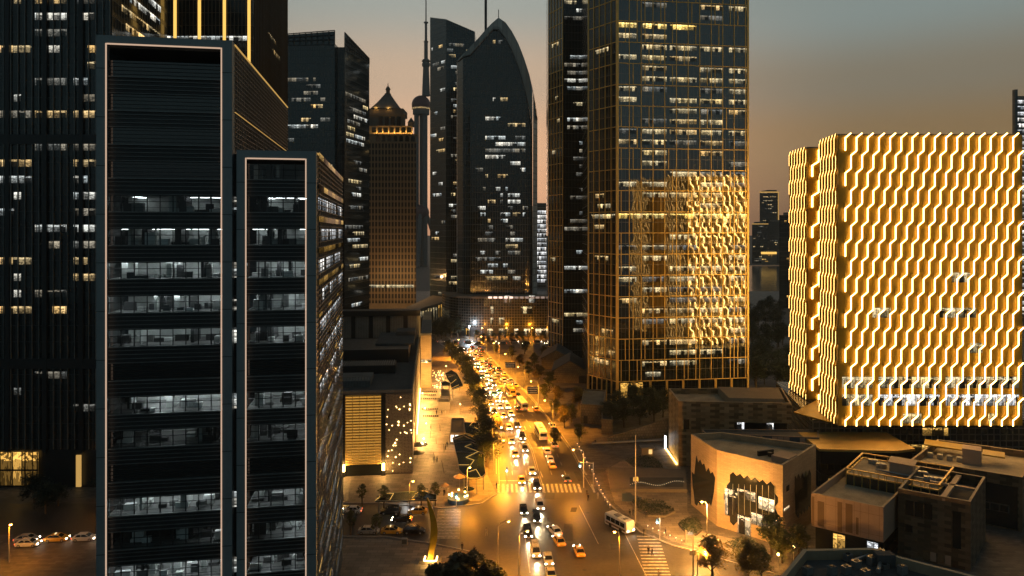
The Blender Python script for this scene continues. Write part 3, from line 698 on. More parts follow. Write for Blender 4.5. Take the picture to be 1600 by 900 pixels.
px_ = (X(641, Y5), Y5 + 5); mb = MB(); mb.prism([(px_[0] - 2.4, px_[1] - 2.4), (px_[0] + 2.4, px_[1] - 2.4), (px_[0] + 2.4, px_[1] + 2.4), (px_[0] - 2.4, px_[1] + 2.4)], q5(197), q5(190)); mb.tube([(*px_, q5(190)), (*px_, q5(182))], [3, .1], 8); mb.build('pinnacle', 'stonedark', T)
for q in (580, 612, 645): lamp_light(T, (X(q, Y5 - 30), Y5 - 30, 30), 8500, (1, .52, .18), 1.)  # added unseen lamps that brighten the walls in place of city glow
for q in (585, 605): lamp_light(T, (X(q, Y5), Y5 + 5.5, q5(166)), 500, (1, .5, .12), .3)
lit(T, ft[0], ft[1], 5.2, 8, (2,), 1.9, 2.4, lambda k, rg: [(.05, .97)], 23, ('win_gold',), 2.6)

# ------------------------------------------------------------------ television tower with pink spheres
Y6 = 1300; xs = X(658, Y6); q6 = lambda py: Z(py, Y6)
M['pinkball'] = mat('pink_steel', (.20, .095, .09), .45, .3, .25, .15); M['tvconc'] = mat('tv_concrete', (.22, .20, .19), .8)
T = thing('television_tower', 'distant television tower with pinkish spheres and a long needle mast', 'tower', (xs, Y6, 0))
mb = MB()
for a in (90, 210, 330): mb.tube([(xs + 9 * cos(R(a)), Y6 + 9 * sin(R(a)), 0), (xs + 9 * cos(R(a)), Y6 + 9 * sin(R(a)), q6(160))], 4.6, 10)
mb.build('column', 'tvconc', T, smooth=True)
mb = MB(); mb.ball((xs, Y6, q6(164)), 17.5, 24); mb.build('sphere', 'pinkball', T, smooth=True)
mb = MB(); mb.tube([(xs, Y6, q6(179)), (xs, Y6, q6(171.5))], 15.3, 24); mb.tube([(xs, Y6, q6(171)), (xs, Y6, q6(169))], 17.2, 24, 1); mb.build('gallery', ['tvconc', 'win_warm'], T)
mb = MB(); mb.ball((xs, Y6, q6(332)), 15, 20); mb.build('sphere', 'pinkball', T, smooth=True)
xm = xs + 9
mb = MB(); mb.tube([(xm, Y6, q6(150)), (xm, Y6, q6(100))], [7.5, 5.2], 12); mb.build('upper_shaft', 'tvconc', T, smooth=True)
mb = MB(); mb.ball((xm, Y6, q6(101)), 7.6, 14); mb.tube([(xm, Y6, q6(96)), (xm, Y6, q6(93))], [8.2, 6], 14); mb.build('small_sphere', 'tvconc', T, smooth=True)
mb = MB(); mb.tube([(xm, Y6, q6(96)), (xm, Y6, q6(66)), (xm, Y6, q6(64)), (xm, Y6, q6(36)), (xm, Y6, q6(35)), (xm, Y6, q6(-40))], [3.6, 3.4, 2.4, 2.2, 1.2, .7], 8)
for py in (66, 36): mb.tube([(xm, Y6, q6(py)), (xm, Y6, q6(py - 1.5))], 4.2, 10)
mb.build('mast', 'tvconc', T)
mb = MB()
for a in (30, 150, 270): mb.tube([(xs + 45 * cos(R(a)), Y6 + 45 * sin(R(a)), 0), (xs + 7 * cos(R(a)), Y6 + 7 * sin(R(a)), q6(325))], 3.6, 8)
mb.build('strut', 'tvconc', T)

# ------------------------------------------------------------------ slanted-top tower
Y7 = 520; T = thing('office_tower', 'slim steel-grey tower with a slanted roof, left of the pointed arch tower', 'office tower', (X(705, Y7), Y7 + 15, 0))
p = [(X(672, Y7 + 16), Y7 + 16), (X(697, Y7), Y7), (X(742, Y7 + 4), Y7 + 4), (X(742, Y7 + 4), Y7 + 34), (X(676, Y7 + 34), Y7 + 34)]
mb = MB(); mb.prism(p, 0, [Z(27, Y7 + 16), Z(30, Y7), Z(47, Y7), Z(47, Y7), Z(27, Y7)]); mb.build('curtain_wall', 'cw_bullet', T)
mb = MB(); mb.beam((X(681, Y7), Y7 + 20, Z(28, Y7)), (X(685, Y7), Y7 + 20, Z(22, Y7)), .8); mb.build('roof_crane', 'black', T)
lit(T, p[1], p[2], 4.1, 0, range(4, 50), 1.3, 2.3, lambda k, rg: runs_random(.75, (1, 3), (.1, .5))(k, rg) if k < 50 else [], 31, ('win_cool', 'win_gold', 'win_dim', 'win_dim', 'win_warm'), 1.6)
lit(T, p[0], p[1], 4.1, 0, range(4, 50), 1.3, 2.3, runs_random(.4, (1, 2), (.1, .45)), 32, ('win_cool', 'win_gold', 'win_dim', 'win_dim', 'win_warm'), 1.6)

# ------------------------------------------------------------------ pointed arch tower
Y8 = 452; T = thing('office_tower', 'steel-blue glass tower shaped like a pointed arch, at the end of the street', 'office tower', (X(775, Y8), Y8 + 15, 0))
outer = [(712, 92), (722, 86), (735, 74), (748, 60), (760, 46), (770, 36), (779, 28.5), (790, 36), (800, 50), (810, 69), (819, 92), (827, 117), (833, 142), (838, 165), (840.5, 185)]
inner = [(713, 92), (723, 88), (735, 86), (742, 78), (750, 69), (758, 60), (766, 51), (773, 43), (779, 47), (788, 57), (797, 73), (806, 94), (814, 118), (821, 145), (827, 172), (832, 200)]
def plan(px):                                                     # curved plan of the glass front
    t = max(0, (730 - px) / 18.); u = max(0, (px - 825) / 15.); return Y8 + 9 * t * t + 6 * u * u
mb = MB(); us = 0
for (a, za), (b, zb_) in zip(inner, inner[1:]):
    pa, pb = (X(a, Y8), plan(a)), (X(b, Y8), plan(b)); L = math.hypot(pb[0] - pa[0], pb[1] - pa[1])
    mb.poly([(*pa, 10), (*pb, 10), (*pb, Z(zb_, Y8)), (*pa, Z(za, Y8))], 0, [(us, 10), (us + L, 10), (us + L, Z(zb_, Y8)), (us, Z(za, Y8))]); us += L
mb.build('curtain_wall', 'cw_bullet', T)
mb = MB(); n_ = len(outer); inn = [(px_, max(py_, 28)) for px_, py_ in inner]
def ev(tab, px):
    for (a, za), (b, zb_) in zip(tab, tab[1:]):
        if a <= px <= b: return za + (zb_ - za) * (px - a) / (b - a)
    return tab[0][1] if px < tab[0][0] else tab[-1][1]
us = 0
pxs = [712, 722, 735, 748, 760, 770, 779, 790, 800, 810, 819, 827, 832]
for a, b in zip(pxs, pxs[1:]):                                    # front band of the shell, proud of the glass
    pa, pb = (X(a, Y8), plan(a) - 1.5), (X(b, Y8), plan(b) - 1.5); L = abs(pb[0] - pa[0])
    mb.poly([(*pa, Z(ev(inner, a), Y8) - .3), (*pb, Z(ev(inner, b), Y8) - .3), (*pb, Z(ev(outer, b), Y8)), (*pa, Z(ev(outer, a), Y8))], 0, [(us, 0), (us + L, 0), (us + L, 3), (us, 3)]); us += L
for (a, za), (b, zb_) in zip(outer, outer[1:]):                   # roof shell over the depth
    mb.poly([(X(a, Y8), plan(a) - 1.5, Z(za, Y8)), (X(b, Y8), plan(b) - 1.5, Z(zb_, Y8)), (X(b, Y8) - 1, Y8 + 36, Z(zb_, Y8)), (X(a, Y8) + 1, Y8 + 36, Z(za, Y8))])
mb.poly([(X(832, Y8), plan(832) - 1.5, 10), (X(840, Y8), Y8 + 8, 10), (X(840.5, Y8), Y8 + 8, Z(185, Y8)), (X(833, Y8), plan(832) - 1.5, Z(142, Y8))])
mb.poly([(X(840, Y8), Y8 + 8, 10), (X(838, Y8), Y8 + 36, 10), (X(838, Y8), Y8 + 36, Z(185, Y8)), (X(840.5, Y8), Y8 + 8, Z(185, Y8))])
mb.poly([(X(712, Y8) + .5, Y8 + 36, 10), (X(712, Y8), plan(712), 10), (X(712, Y8), plan(712), Z(92, Y8)), (X(712, Y8) + .5, Y8 + 36, Z(92, Y8))])
mb.build('roof_shell', 'cw_shell', T)
mb = MB(); mb.tube([(X(779, Y8), Y8, Z(28.5, Y8)), (X(779, Y8), Y8, Z(15, Y8))], .25, 6); mb.build('finial', 'black', T)
def spec8(k, rg):
    zz = k * 4.1; py = HY + (H - zz) * F / Y8
    if py < 62: return []
    w0 = .12 if py > 110 else .42; w1 = .98 if py > 190 else .80 if py > 140 else .62
    p = .95 if (190 < py < 255 or 380 < py < 450) else .8 if py > 255 else .5
    if rg.random() > p: return []
    f = runs_random(1, (2, 5), (.08, .4)) if p > .9 else runs_random(1, (2, 5), (.015, .14))
    return [(w0 + a * (w1 - w0), w0 + b * (w1 - w0)) for a, b in f(k, rg)]
lit(T, (X(730, Y8), Y8), (X(828, Y8), Y8), 4.1, 0, range(8, 50), 1.3, 2.4, spec8, 41, ('win_cool', 'win_cool', 'win_dim', 'win_dim', 'win_warm'), 1.6)
# antenna of something taller behind
mb = MB(); mb.tube([(X(759, 700), 700, 100), (X(759, 700), 700, Z(-30, 700))], 1.3, 8); tag(mb.build('antenna_mast', 'black'), 'thin dark antenna mast rising behind the pointed arch tower', 'mast')
# podium
T = thing('podium_building', 'low curved podium with a grid facade and pale roof lamps, below the pointed arch tower', 'building', (X(775, 440), 440, 0))
arc = [(X(628 + 0, 470), 478)] and [(X(690, 462), 466), (X(694, 452), 456), (X(702, 446), 448), (X(715, 441), 441), (X(735, 438), 437), (X(757, 437), 436), (X(800, 437), 436), (X(870, 437), 437)]
zt = Z(466, 437)
ftp = arc + [(X(870, 437), 449), (X(692, 470), 449 + 25)]
mb = MB(); mb.prism([(a, b) for a, b in arc] + [(X(870, 437), 450.5), (X(690, 462), 470)], 6, zt); mb.build('grid_wall', 'cw_podium', T)
mb = MB(); mb.prism([(a, b + .8) for a, b in arc] + [(X(870, 437), 450), (X(690, 462), 470)], 0, 6); mb.build('shop_base', 'black', T)
mb = MB(); mb.prism([(a - .2, b - 1) for a, b in arc] + [(X(870, 437), 450), (X(690, 462), 470)], zt, zt + 1.2); mb.build('roof_edge', 'stonedark', T)
for i in range(12):
    xx = X(763 + i * 8.2, 436); mb = MB(); mb.box(xx, xx + 2.3, 434.2, 434.8, zt + .1, zt + 1.3); mb.build('roof_lamp', emat('roof_lamp_glow', (1, .72, .58), 1.6 if i < 5 else .35) if i in (0, 5) else bpy.data.materials['roof_lamp_glow' if i < 5 else 'roof_lamp_glow.001'], T)
lit(T, (X(757, 437), 436), (X(855, 437), 436), 6.8, 0, range(1, 4), .8, 4.5, runs_random(1, (2, 4), (.04, .12)), 42, ('win_cool', 'win_amber', 'win_gold'), 1.7)
lit(T, (X(757, 437), 436.7), (X(870, 437), 436.7), 6.0, 0, (0,), .5, 4.6, lambda k, rg: [(.02, .1), (.2, .32), (.42, .47), (.55, .62), (.7, .9)], 43, ('shop',), 1.2)
lit(T, (X(702, 446), 448), (X(735, 438), 437), 6.8, 0, (0, 1), .8, 4.2, lambda k, rg: [(.1, .95)] if k == 0 else [(.6, .95)], 44, ('shop', 'win_amber'), 1.5)

# ------------------------------------------------------------------ white-lit slab, dark twin tower, bronze tower
T = thing('office_building', 'bright white-lit office slab seen between the arch tower and the dark tower', 'office building', (X(846, 800), 810, 0))
ft = [(X(832, 800), 800), (X(862, 800), 800), (X(862, 800), 830), (X(832, 800), 830)]
mb = MB(); mb.prism(ft, 0, Z(322, 800)); mb.build('wall', 'cw_pale', T); mb = MB(); mb.box(ft[0][0] + 3, ft[1][0], 804, 826, Z(322, 800), Z(317, 800)); mb.build('roof_plant', 'roofgrey', T)
lit(T, ft[0], ft[1], 5.2, 6, range(0, 16), .6, 4, lambda k, rg: [(0, 1)], 45, ('win_white',), 2)
T = thing('office_tower', 'dark twin tower with narrow lit floors, behind the bronze-gridded tower', 'office tower', (33, 372, 0))
p = [(X(857, 376), 376), (X(880, 363), 363), (X(960, 366), 366), (X(960, 366), 400), (X(857, 376), 400)]
mb = MB(); mb.prism(p, 0, 195); mb.build('curtain_wall', 'cw_black', T)
mb = MB()                                                          # bronze-faced chamfer
def facade_grid(mb, a, b, z0, z1, zh, us, w=.22, d=.3):
    L = math.hypot(b[0] - a[0], b[1] - a[1]); dx, dy = (b[0] - a[0]) / L, (b[1] - a[1]) / L
    f_ = lambda u, v: (a[0] + dx * u + dy * -v * -1 * -1, a[1] + dy * u + dx * v) if False else (a[0] + dx * u - dy * v, a[1] + dy * u + dx * v)
    z = z0; k = 0
    while z < z1 + .1: mb.box(0, L, -d, -.003, z - w / 2, z + w / 2, 0, f_); z += zh
    z = z0
    while z < z1 - .5:
        for u in us(k, L): mb.box(u - w / 2, u + w / 2, -d * .9, -.004, z + w / 2, min(z + zh, z1) - w / 2, 0, f_)
        z += zh; k += 1
    return f_
facade_grid(mb, p[0], p[1], 4, 190, 8.06, lambda k, L: [L * t for t in (0.02, .2, .4, .6, .8, .98)], .3)
mb.build('bronze_grid', 'bronze', T)
mb = MB(); u_ = MB(); u_.poly([(p[0][0], p[0][1] - .06, 4), (p[1][0], p[1][1] - .06, 4), (p[1][0], p[1][1] - .06, 195), (p[0][0], p[0][1] - .06, 195)], 0, [(0, 0), (15, 0), (15, 191), (0, 191)]); u_.build('chamfer_wall', 'cw_chamfer', T)
lit(T, p[1], p[2], 4.03, 0, range(3, 46), 1.4, 1.9, lambda k, rg: [(0.02, .98)] if k in (8, 11) else runs_random(.9, (1, 3), (.15, .5))(k, rg), 51, ('win_cool', 'win_gold', 'win_dim', 'win_dim'), 1.6)
lit(T, p[0], p[1], 4.03, 0, range(3, 46), 1.4, 1.9, runs_random(.15, (1, 1), (.2, .5)), 52, ('win_gold',), 1.6)

T = thing('office_tower', 'tall tower gridded with bronze lines, mirroring the glowing zigzag building', 'office tower', (62, 285, 0))
TA = R(8); c1 = (X(964.5, 267), 267.); Lf = 52.5
c2 = (c1[0] + Lf * cos(TA), c1[1] + Lf * sin(TA)); c0 = (X(919.5, 280), 280.)
p = [c0, c1, c2, (c2[0] - 2, c2[1] + 45), (c0[0] + 2, c0[1] + 45)]
for a, b, nm_, ml in ((c1, c2, 'front_glass', 'cw_gold'), (c0, c1, 'chamfer_glass', 'cw_chamfer')):
    L = math.hypot(b[0] - a[0], b[1] - a[1]); mb = MB(); mb.poly([(*a, 8.6), (*b, 8.6), (*b, 190), (*a, 190)], 0, [(0, 0), (L, 0), (L, 181.4), (0, 181.4)]); mb.build(nm_, ml, T)
mb = MB(); mb.prism([p[2], p[3], p[4], p[0], (p[0][0] + 2, p[0][1] + 6), (p[2][0] - 1, p[2][1] + 1)], 0, 189.5); mb.build('rear_wall', 'cw_black', T)
mb = MB(); rg = random.Random(9); sel = {}
def us_front(k, L):
    base = [i * 4.68 for i in range(12)]
    rg = random.Random(k * 7 + 1)
    ex = [b + rg.choice((1.5, 3.1)) for b in base[:-1] if rg.random() < .33]
    return [min(L - .1, max(.1, x)) for x in base + ex]
facade_grid(mb, c1, c2, 8.6, 190, 8.06, us_front, .26, .22); mb.build('front_grid', 'bronze', T)
mb = MB(); facade_grid(mb, c0, c1, 8.6, 190, 8.06, lambda k, L: [.1, L * .2, L * .4, L * .6, L * .8, L - .1], .26, .3); mb.build('chamfer_grid', 'bronze', T)
mb = MB(); mb.beam((*c1, 0), (*c1, 190), 1.0); mb.build('corner_post', 'bronze', T)
mb = MB(); mb.beam((*c2, 0), (*c2, 190), .7); mb.beam((*c0, 0), (*c0, 190), .6); mb.build('corner_post', 'bronze', T)
for i in range(7): mb = MB(); t = i / 6; q = (c0[0] + (c1[0] - c0[0]) * t, c0[1] + (c1[1] - c0[1]) * t); mb.beam((q[0] - .5, q[1] - .4, 0), (q[0] - .3, q[1] - .2, 9), .5); mb.build('entrance_column', 'bronze', T)
for i in range(9): mb = MB(); t = i / 8; q = (c1[0] + (c2[0] - c1[0]) * t, c1[1] + (c2[1] - c1[1]) * t); mb.beam((q[0], q[1] + .5, 0), (q[0], q[1] + .5, 8.6), .8); mb.build('entrance_column', 'bronze', T)
L = Lf; M['row_gold'] = litwin('lit_row_gold', (1, .74, .26), 3.4, 1.2, (1, .64, .14))
def specg(k, rg):
    py = HY + (H - (8.6 + k * 4.03)) * F / 270
    bays = [(.0, .145), (.18, .36), (.4, .595), (.63, .81), (.845, .985)]
    if k in (6 + 9,): return [(.0, .145), (.16, .38), (.39, .6), (.61, .82), (.84, .99)]
    if py < 30: p_ = .75
    elif 85 < py < 105: return [bays[0], bays[1], bays[2]]
    elif py < 75: p_ = .25
    elif py < 240: p_ = .85
    elif py < 280: p_ = .45
    elif py < 530: p_ = .6
    else: p_ = .5
    if py > 585: return [(.2, .33)] if rg.random() < .5 else []
    return [b for i, b in enumerate(bays) if rg.random() < (p_ * .45 if i == 0 else p_)]
lit(T, c1, c2, 4.03, 8.6, range(0, 36), 1.5, 1.9, specg, 61, ('win_gold', 'win_gold', 'win_warm', 'win_dim'), 1.2, off=.03, margin=.3)
lit(T, c1, c2, 4.03, 8.6, (15, 33), 1.4, 2.0, lambda k, rg: [(0, .17), (.18, .38), (.39, .6), (.61, .82), (.84, .99)] if k == 15 else [(.0, .145), (.18, .36), (.4, .595)], 63, ('row_gold',), 1.2, off=.06, margin=.3)
lit(T, c0, c1, 4.03, 8.6, range(0, 36), 1.5, 1.7, lambda k, rg: [(.05, .95)] if k == 15 else runs_random(.25, (1, 1), (.2, .6))(k, rg), 62, ('win_gold', 'win_warm'), 1.2, off=.03)
mb = MB(); q = (c1[0] + 1, c1[1] + .3); mb.poly([(*q, .5), (q[0] + 9, q[1] + 1.3, .5), (q[0] + 9, q[1] + 1.3, 8), (*q, 8)], 0, [(0, 3.02), (9, 3.02), (9, 3.97), (0, 3.97)]); mb.build('lobby_window', 'lobby', T)

# ------------------------------------------------------------------ glowing zigzag building

k_ = .925; g = lambda x, y: (x * k_, y * k_)
GF = [g(92.7, 200), g(145, 200), g(160, 252), g(98, 249), g(97, 231), g(106, 231), g(106, 219), g(94.7, 217)]
ZB, ZT = 14.7, 66 + 152 * 185 / 1100
T = thing('office_building', 'gold building covered in glowing zigzag light lines, at the right', 'office building', (115, 205, 0))
mb = MB(); mb.prism(GF, ZB, ZT - .6, bottom=True); mb.build('gold_wall', 'gold', T)
mb = MB(); mb.prism(GF, ZT - .6, ZT - .2); mb.build('roof', 'roofdark', T)
RH = (ZT - ZB) / 16.6
def zigzag(a, b, col_w=2.93, off=.45, wid=.30, phase=0., th=.1, mled='led_gold'):
    L = math.hypot(b[0] - a[0], b[1] - a[1]); dx, dy = (b[0] - a[0]) / L, (b[1] - a[1]) / L
    def pt(u, z, v): return (a[0] + dx * u + dy * v, a[1] + dy * u - dx * v, z)
    nc = int(L / col_w + 1); rows = 17
    half = col_w / 2
    for c in range(-1, nc + rows // 2 + 2):
        led, fin = MB(), MB()
        for r in range(rows):
            zt_, zb_ = ZT - r * RH, max(ZT - (r + 1) * RH, ZB)
            u = (c + .55 + phase) * col_w - r * half
            zv0 = zt_ - RH * .27
            top = (u, zv0); bot = (u, zb_); upper = (u + half, zt_)
            if .2 <= u <= L - .15:
                led.hexa([pt(u - wid / 2, bot[1], off), pt(u + wid / 2, bot[1], off), pt(u + wid / 2, bot[1], off + th), pt(u - wid / 2, bot[1], off + th), pt(u - wid / 2, zv0, off), pt(u + wid / 2, zv0, off), pt(u + wid / 2, zv0, off + th), pt(u - wid / 2, zv0, off + th)])
                fin.hexa([pt(u - .06, bot[1], 0), pt(u + .06, bot[1], 0), pt(u + .06, bot[1], off - .02), pt(u - .06, bot[1], off - .02), pt(u - .06, zt_ + .4 if r else zv0, 0), pt(u + .06, zt_ + .4 if r else zv0, 0), pt(u + .06, zv0, off - .02), pt(u - .06, zv0, off - .02)])
                if u + half < L + .3:
                    e = min(u + half, L)
                    led.hexa([pt(u - wid / 2, zv0, off), pt(u + wid / 2, zv0 - .1, off), pt(u + wid / 2, zv0 - .1, off + th), pt(u - wid / 2, zv0, off + th), pt(e - wid / 2, zt_, off), pt(e + wid / 2, zt_ - .1, off), pt(e + wid / 2, zt_ - .1, off + th), pt(e - wid / 2, zt_, off + th)])
                    fin.poly([pt(u, zv0, .0), pt(u, zv0, off), pt(e, zt_, off), pt(e, zt_, .0)])
        if led.f:
            f_ = fin.build('fin', 'gold', T); led.build('light_strip', mled, f_)
zigzag(GF[0], GF[1])
zigzag(GF[7], GF[0], 2.5, wid=.12, th=.02, mled='led_mid')
zigzag(GF[3], GF[4], 2.5, wid=.12, th=.02, mled='led_mid')
zigzag(GF[4], GF[5], 4.0, phase=.25, wid=.45)
zigzag(GF[2], GF[3], 3.4, mled='led_rear')
zigzag(GF[1], GF[2], 3.2)
lit(T, (GF[0][0] + .5, GF[0][1]), GF[1], RH, ZB, (1, 2), .6, 3.0, lambda k, rg: [(.0, .18), (.22, .55), (.58, 1.)] , 71, ('win_gold', 'win_gold', 'win_white'), 1.6, off=.04)
lit(T, (GF[0][0] + .5, GF[0][1]), GF[1], RH, ZB, (6, 8, 4, 0), .6, 2.6, runs_random(.9, (1, 3), (.04, .12)), 72, ('win_gold',), 1.6, off=.04)
# podium and terraces under it
T2 = thing('podium_building', 'dark glass podium with curved terraces and amber windows, below the glowing zigzag building', 'building', (100, 195, 0))
mb = MB(); mb.prism([(82, 192), (150, 192), (165, 240), (90, 240)], 0, ZB - .3); mb.build('glass_wall', 'cw_podium', T2)
mb = MB(); mb.prism([(78, 178), (96, 176.5), (101, 178), (102, 192), (79, 192)], 7.0, 10.4); mb.build('terrace', 'black', T2)
mb = MB(); mb.prism([(78.5, 179), (95.5, 177.5), (100.5, 179), (101.5, 192), (79.5, 192)], 0, 7); mb.build('terrace_base', 'cw_black', T2)
mb = MB(); mb.prism([(77.4, 177.2), (96.2, 175.7), (101.6, 177.4), (102, 192), (78, 192)], 10.4, 11.0); mb.build('terrace_edge', 'bronze', T2)
lit(T2, (78.5, 179), (95.5, 177.5), 3.5, 0, (0, 1), .7, 2.3, lambda k, rg: [(.05, .35), (.45, .7)] if k == 0 else [(.5, .95)], 73, ('lobby',), 1.4)
lit(T2, (96, 192), (150, 192), 4.6, 0, (1, 2), .8, 2.2, lambda k, rg: [(.02, .16), (.2, .4), (.85, .95)] if k == 1 else [(.3, .42), (.88, .94)], 74, ('lobby',), 1.4)
mb = MB(); mb.prism([GZ(1240, 642, 15)[:2], GZ(1308, 663, 14.5)[:2], (GF[0][0] + 2, GF[0][1] + 10), (GF[4][0] + 3, GF[4][1])], ZB - .28, ZB - .04, bottom=True); mb.build('gold_soffit', 'gold', T2)

# ------------------------------------------------------------------ low buildings
ORD = ['first', 'second', 'third', 'fourth', 'fifth', 'sixth', 'seventh', 'eighth', 'ninth', 'tenth', 'eleventh', 'twelfth', 'thirteenth', 'fourteenth', 'fifteenth', 'sixteenth', 'seventeenth', 'eighteenth', 'nineteenth', 'twentieth']
def nth(i):
    if i < 20: return ORD[i]
    t = (i + 1) // 10; r = (i + 1) % 10; W_ = ['', '', 'twent', 'thirt', 'fort', 'fift', 'sixt', 'sevent', 'eight', 'ninet']
    return (W_[t] + 'ieth') if r == 0 else W_[t] + 'y-' + ORD[r - 1]
def inset(foot, t):
    n = len(foot); out = []
    for i in range(n):
        p0, p1, p2 = Vector(foot[i - 1]), Vector(foot[i]), Vector(foot[(i + 1) % n])
        d1, d2_ = (p1 - p0).normalized(), (p2 - p1).normalized(); n1, n2 = Vector((-d1.y, d1.x)), Vector((-d2_.y, d2_.x))
        m = (n1 + n2); m = m / max(.3, (1 + n1.dot(n2))); q = p1 + m * t; out.append((q.x, q.y))
    return out
def walls(T, foot, z0, z1, wall, rim='concrete', roof='roofdark', t=.35, drop=1.0, name='wall'):
    ins = inset(foot, t); n = len(foot); mb = MB(); u = 0
    for i in range(n):
        a, b = foot[i], foot[(i + 1) % n]; L = math.hypot(b[0] - a[0], b[1] - a[1])
        mb.poly([(*a, z0), (*b, z0), (*b, z1), (*a, z1)], 0, [(u, z0), (u + L, z0), (u + L, z1), (u, z1)]); u += L
        c, d = ins[i], ins[(i + 1) % n]
        mb.poly([(*d, z1 - drop), (*c, z1 - drop), (*c, z1), (*d, z1)], 0)
    o = mb.build(name, wall, T)
    mb = MB()
    for i in range(n):
        a, b, c, d = foot[i], foot[(i + 1) % n], ins[(i + 1) % n], ins[i]
        mb.poly([(*a, z1), (*b, z1), (*c, z1), (*d, z1)])
    mb.build('parapet', rim, T)
    mb = MB(); mb.poly([(*p, z1 - drop) for p in ins]); mb.build('roof', roof, T)
    return o
def face(a, b, pts, off, m, T, name, uvz=None):
    """flat panel on wall a->b; pts in metres (u, z)"""
    L = math.hypot(b[0] - a[0], b[1] - a[1]); dx, dy = (b[0] - a[0]) / L, (b[1] - a[1]) / L
    mb = MB(); zs = [p[1] for p in pts]; z0, z1 = min(zs), max(zs)
    P = [(a[0] + dx * u + dy * off, a[1] + dy * u - dx * off, z) for u, z in pts]
    mb.poly(P, 0, [(u, (uvz or 0) + .02 + .96 * (z - z0) / (z1 - z0)) for u, z in pts] if uvz is not None else None)
    return mb.build(name, m, T)
def rect(u0, u1, z0, z1): return [(u0, z0), (u1, z0), (u1, z1), (u0, z1)]

# tan museum with jagged windows
T = thing('museum', 'tan stone museum block with jagged dark windows, beside the street junction', 'museum', (55, 158, 0))
A_, B_, C_, D_, E_ = (43.1, 169.5), (45.7, 157), (56.5, 146.9), (69.5, 161), (51, 171)
walls(T, [A_, B_, C_, D_, E_], .06, 17, 'tan', 'rim', 'roofwarm', .5, 1.5)
def jag(pairs): return pairs
def tz(x, y, xa, xb, ta, tb, ba, bb, L, zt=17.):
    t = (x - xa) / (xb - xa); yt = ta + (tb - ta) * t; yb = ba + (bb - ba) * t; return (t * L, zt * (1 - (y - yt) / (yb - yt)))
LB = math.hypot(C_[0] - B_[0], C_[1] - B_[1]); f1 = lambda x, y: tz(x, y, 275, 775, 235, 315, 775, 915, LB)
out = [(330, 545), (355, 512), (355, 480), (380, 455), (380, 405), (405, 385), (432, 412), (460, 395), (490, 427), (515, 405), (545, 437), (572, 415), (605, 448), (630, 430), (660, 462), (688, 440), (715, 472), (715, 522), (742, 552), (742, 590), (715, 630), (740, 680), (740, 748), (440, 705), (440, 738), (408, 770), (380, 740), (380, 690), (355, 650), (355, 610), (330, 580)]
wn_ = face(B_, C_, [f1(*p) for p in out][::-1], .06, 'darkglass', T, 'jagged_window')
for q, (x0_, y0_, x1_, y1_) in enumerate(((340, 520, 438, 690), (438, 528, 575, 566), (600, 575, 715, 640), (545, 715, 735, 752))):
    a = f1(x0_, y1_); b = f1(x1_, y0_); face(B_, C_, rect(a[0], b[0], a[1], b[1]), .1, 'shop', T, 'lit_pane', 80 + q)
a = f1(442, 812); b = f1(540, 712); face(B_, C_, rect(a[0], b[0], .1, b[1]), .12, 'shop', T, 'door', 84)
mb = MB(); L = LB; dx, dy = (C_[0] - B_[0]) / L, (C_[1] - B_[1]) / L
for q in range(8):
    a = f1(405 + q * 45, 470); b = f1(405 + q * 45, 690); mb.box(a[0] - .05, a[0] + .05, -.2, -.13, b[1], a[1], 0, lambda u, v: (B_[0] + dx * u - dy * v, B_[1] + dy * u + dx * v))
mb.build('mullion', 'louver_edge', wn_)
LA = math.hypot(B_[0] - A_[0], B_[1] - A_[1]); f0 = lambda x, y: tz(x, y, 75, 275, 80, 235, 505, 775, LA)
rgj = random.Random(3); pts = []
def saw(x0, x1, y0, y1, n, amp):
    for i in range(n):
        t = i / n; pts.append((x0 + (x1 - x0) * t, y0 + (y1 - y0) * t + (amp if i % 2 else 0) * rgj.uniform(.6, 1.3)))
saw(82, 125, 310, 330, 2, 20); saw(120, 262, 225, 400, 9, 34); saw(264, 240, 430, 620, 3, 20); saw(235, 110, 615, 540, 9, -30); saw(106, 84, 520, 360, 3, -20)
face(A_, B_, [f0(*p) for p in pts][::-1], .06, 'darkglass', T, 'jagged_window')
LC = math.hypot(D_[0] - C_[0], D_[1] - C_[1]); f2 = lambda x, y: tz(x, y, 775, 1020, 315, 160, 915, 650, LC); pts = []
saw(858, 980, 385, 325, 9, 34); saw(980, 975, 360, 620, 3, 15); saw(972, 872, 600, 700, 9, -38); saw(862, 855, 660, 420, 4, 15)
face(C_, D_, [f2(*p) for p in pts][::-1], .06, 'darkglass', T, 'jagged_window')
a, b = f2(798, 510), f2(818, 455); face(C_, D_, rect(a[0], b[0], a[1], b[1]), .05, 'darkglass', T, 'small_window')
a, b = f2(782, 655), f2(818, 605); face(C_, D_, rect(a[0], b[0], a[1], b[1]), .05, 'shop', T, 'small_window', 85)
mb = MB(); q = frame(60.3, 151.6, R(45)); mb.box(-2.2, 2.4, -.2, 3.6, 15.5, 17.3, 0, q); mb.build('roof_hatch', 'panelpink', T)
mb = MB(); q = frame(57, 158, R(20)); mb.box(-2, 2.2, 0, .5, 15.5, 16.6, 0, q); mb.tube([(57.5, 157, 15.6), (57.5, 157, 16.5)], .5, 8); mb.tube([(58.8, 156.6, 15.6), (58.8, 156.6, 16.3)], .4, 8); mb.build('roof_vent', 'black', T)

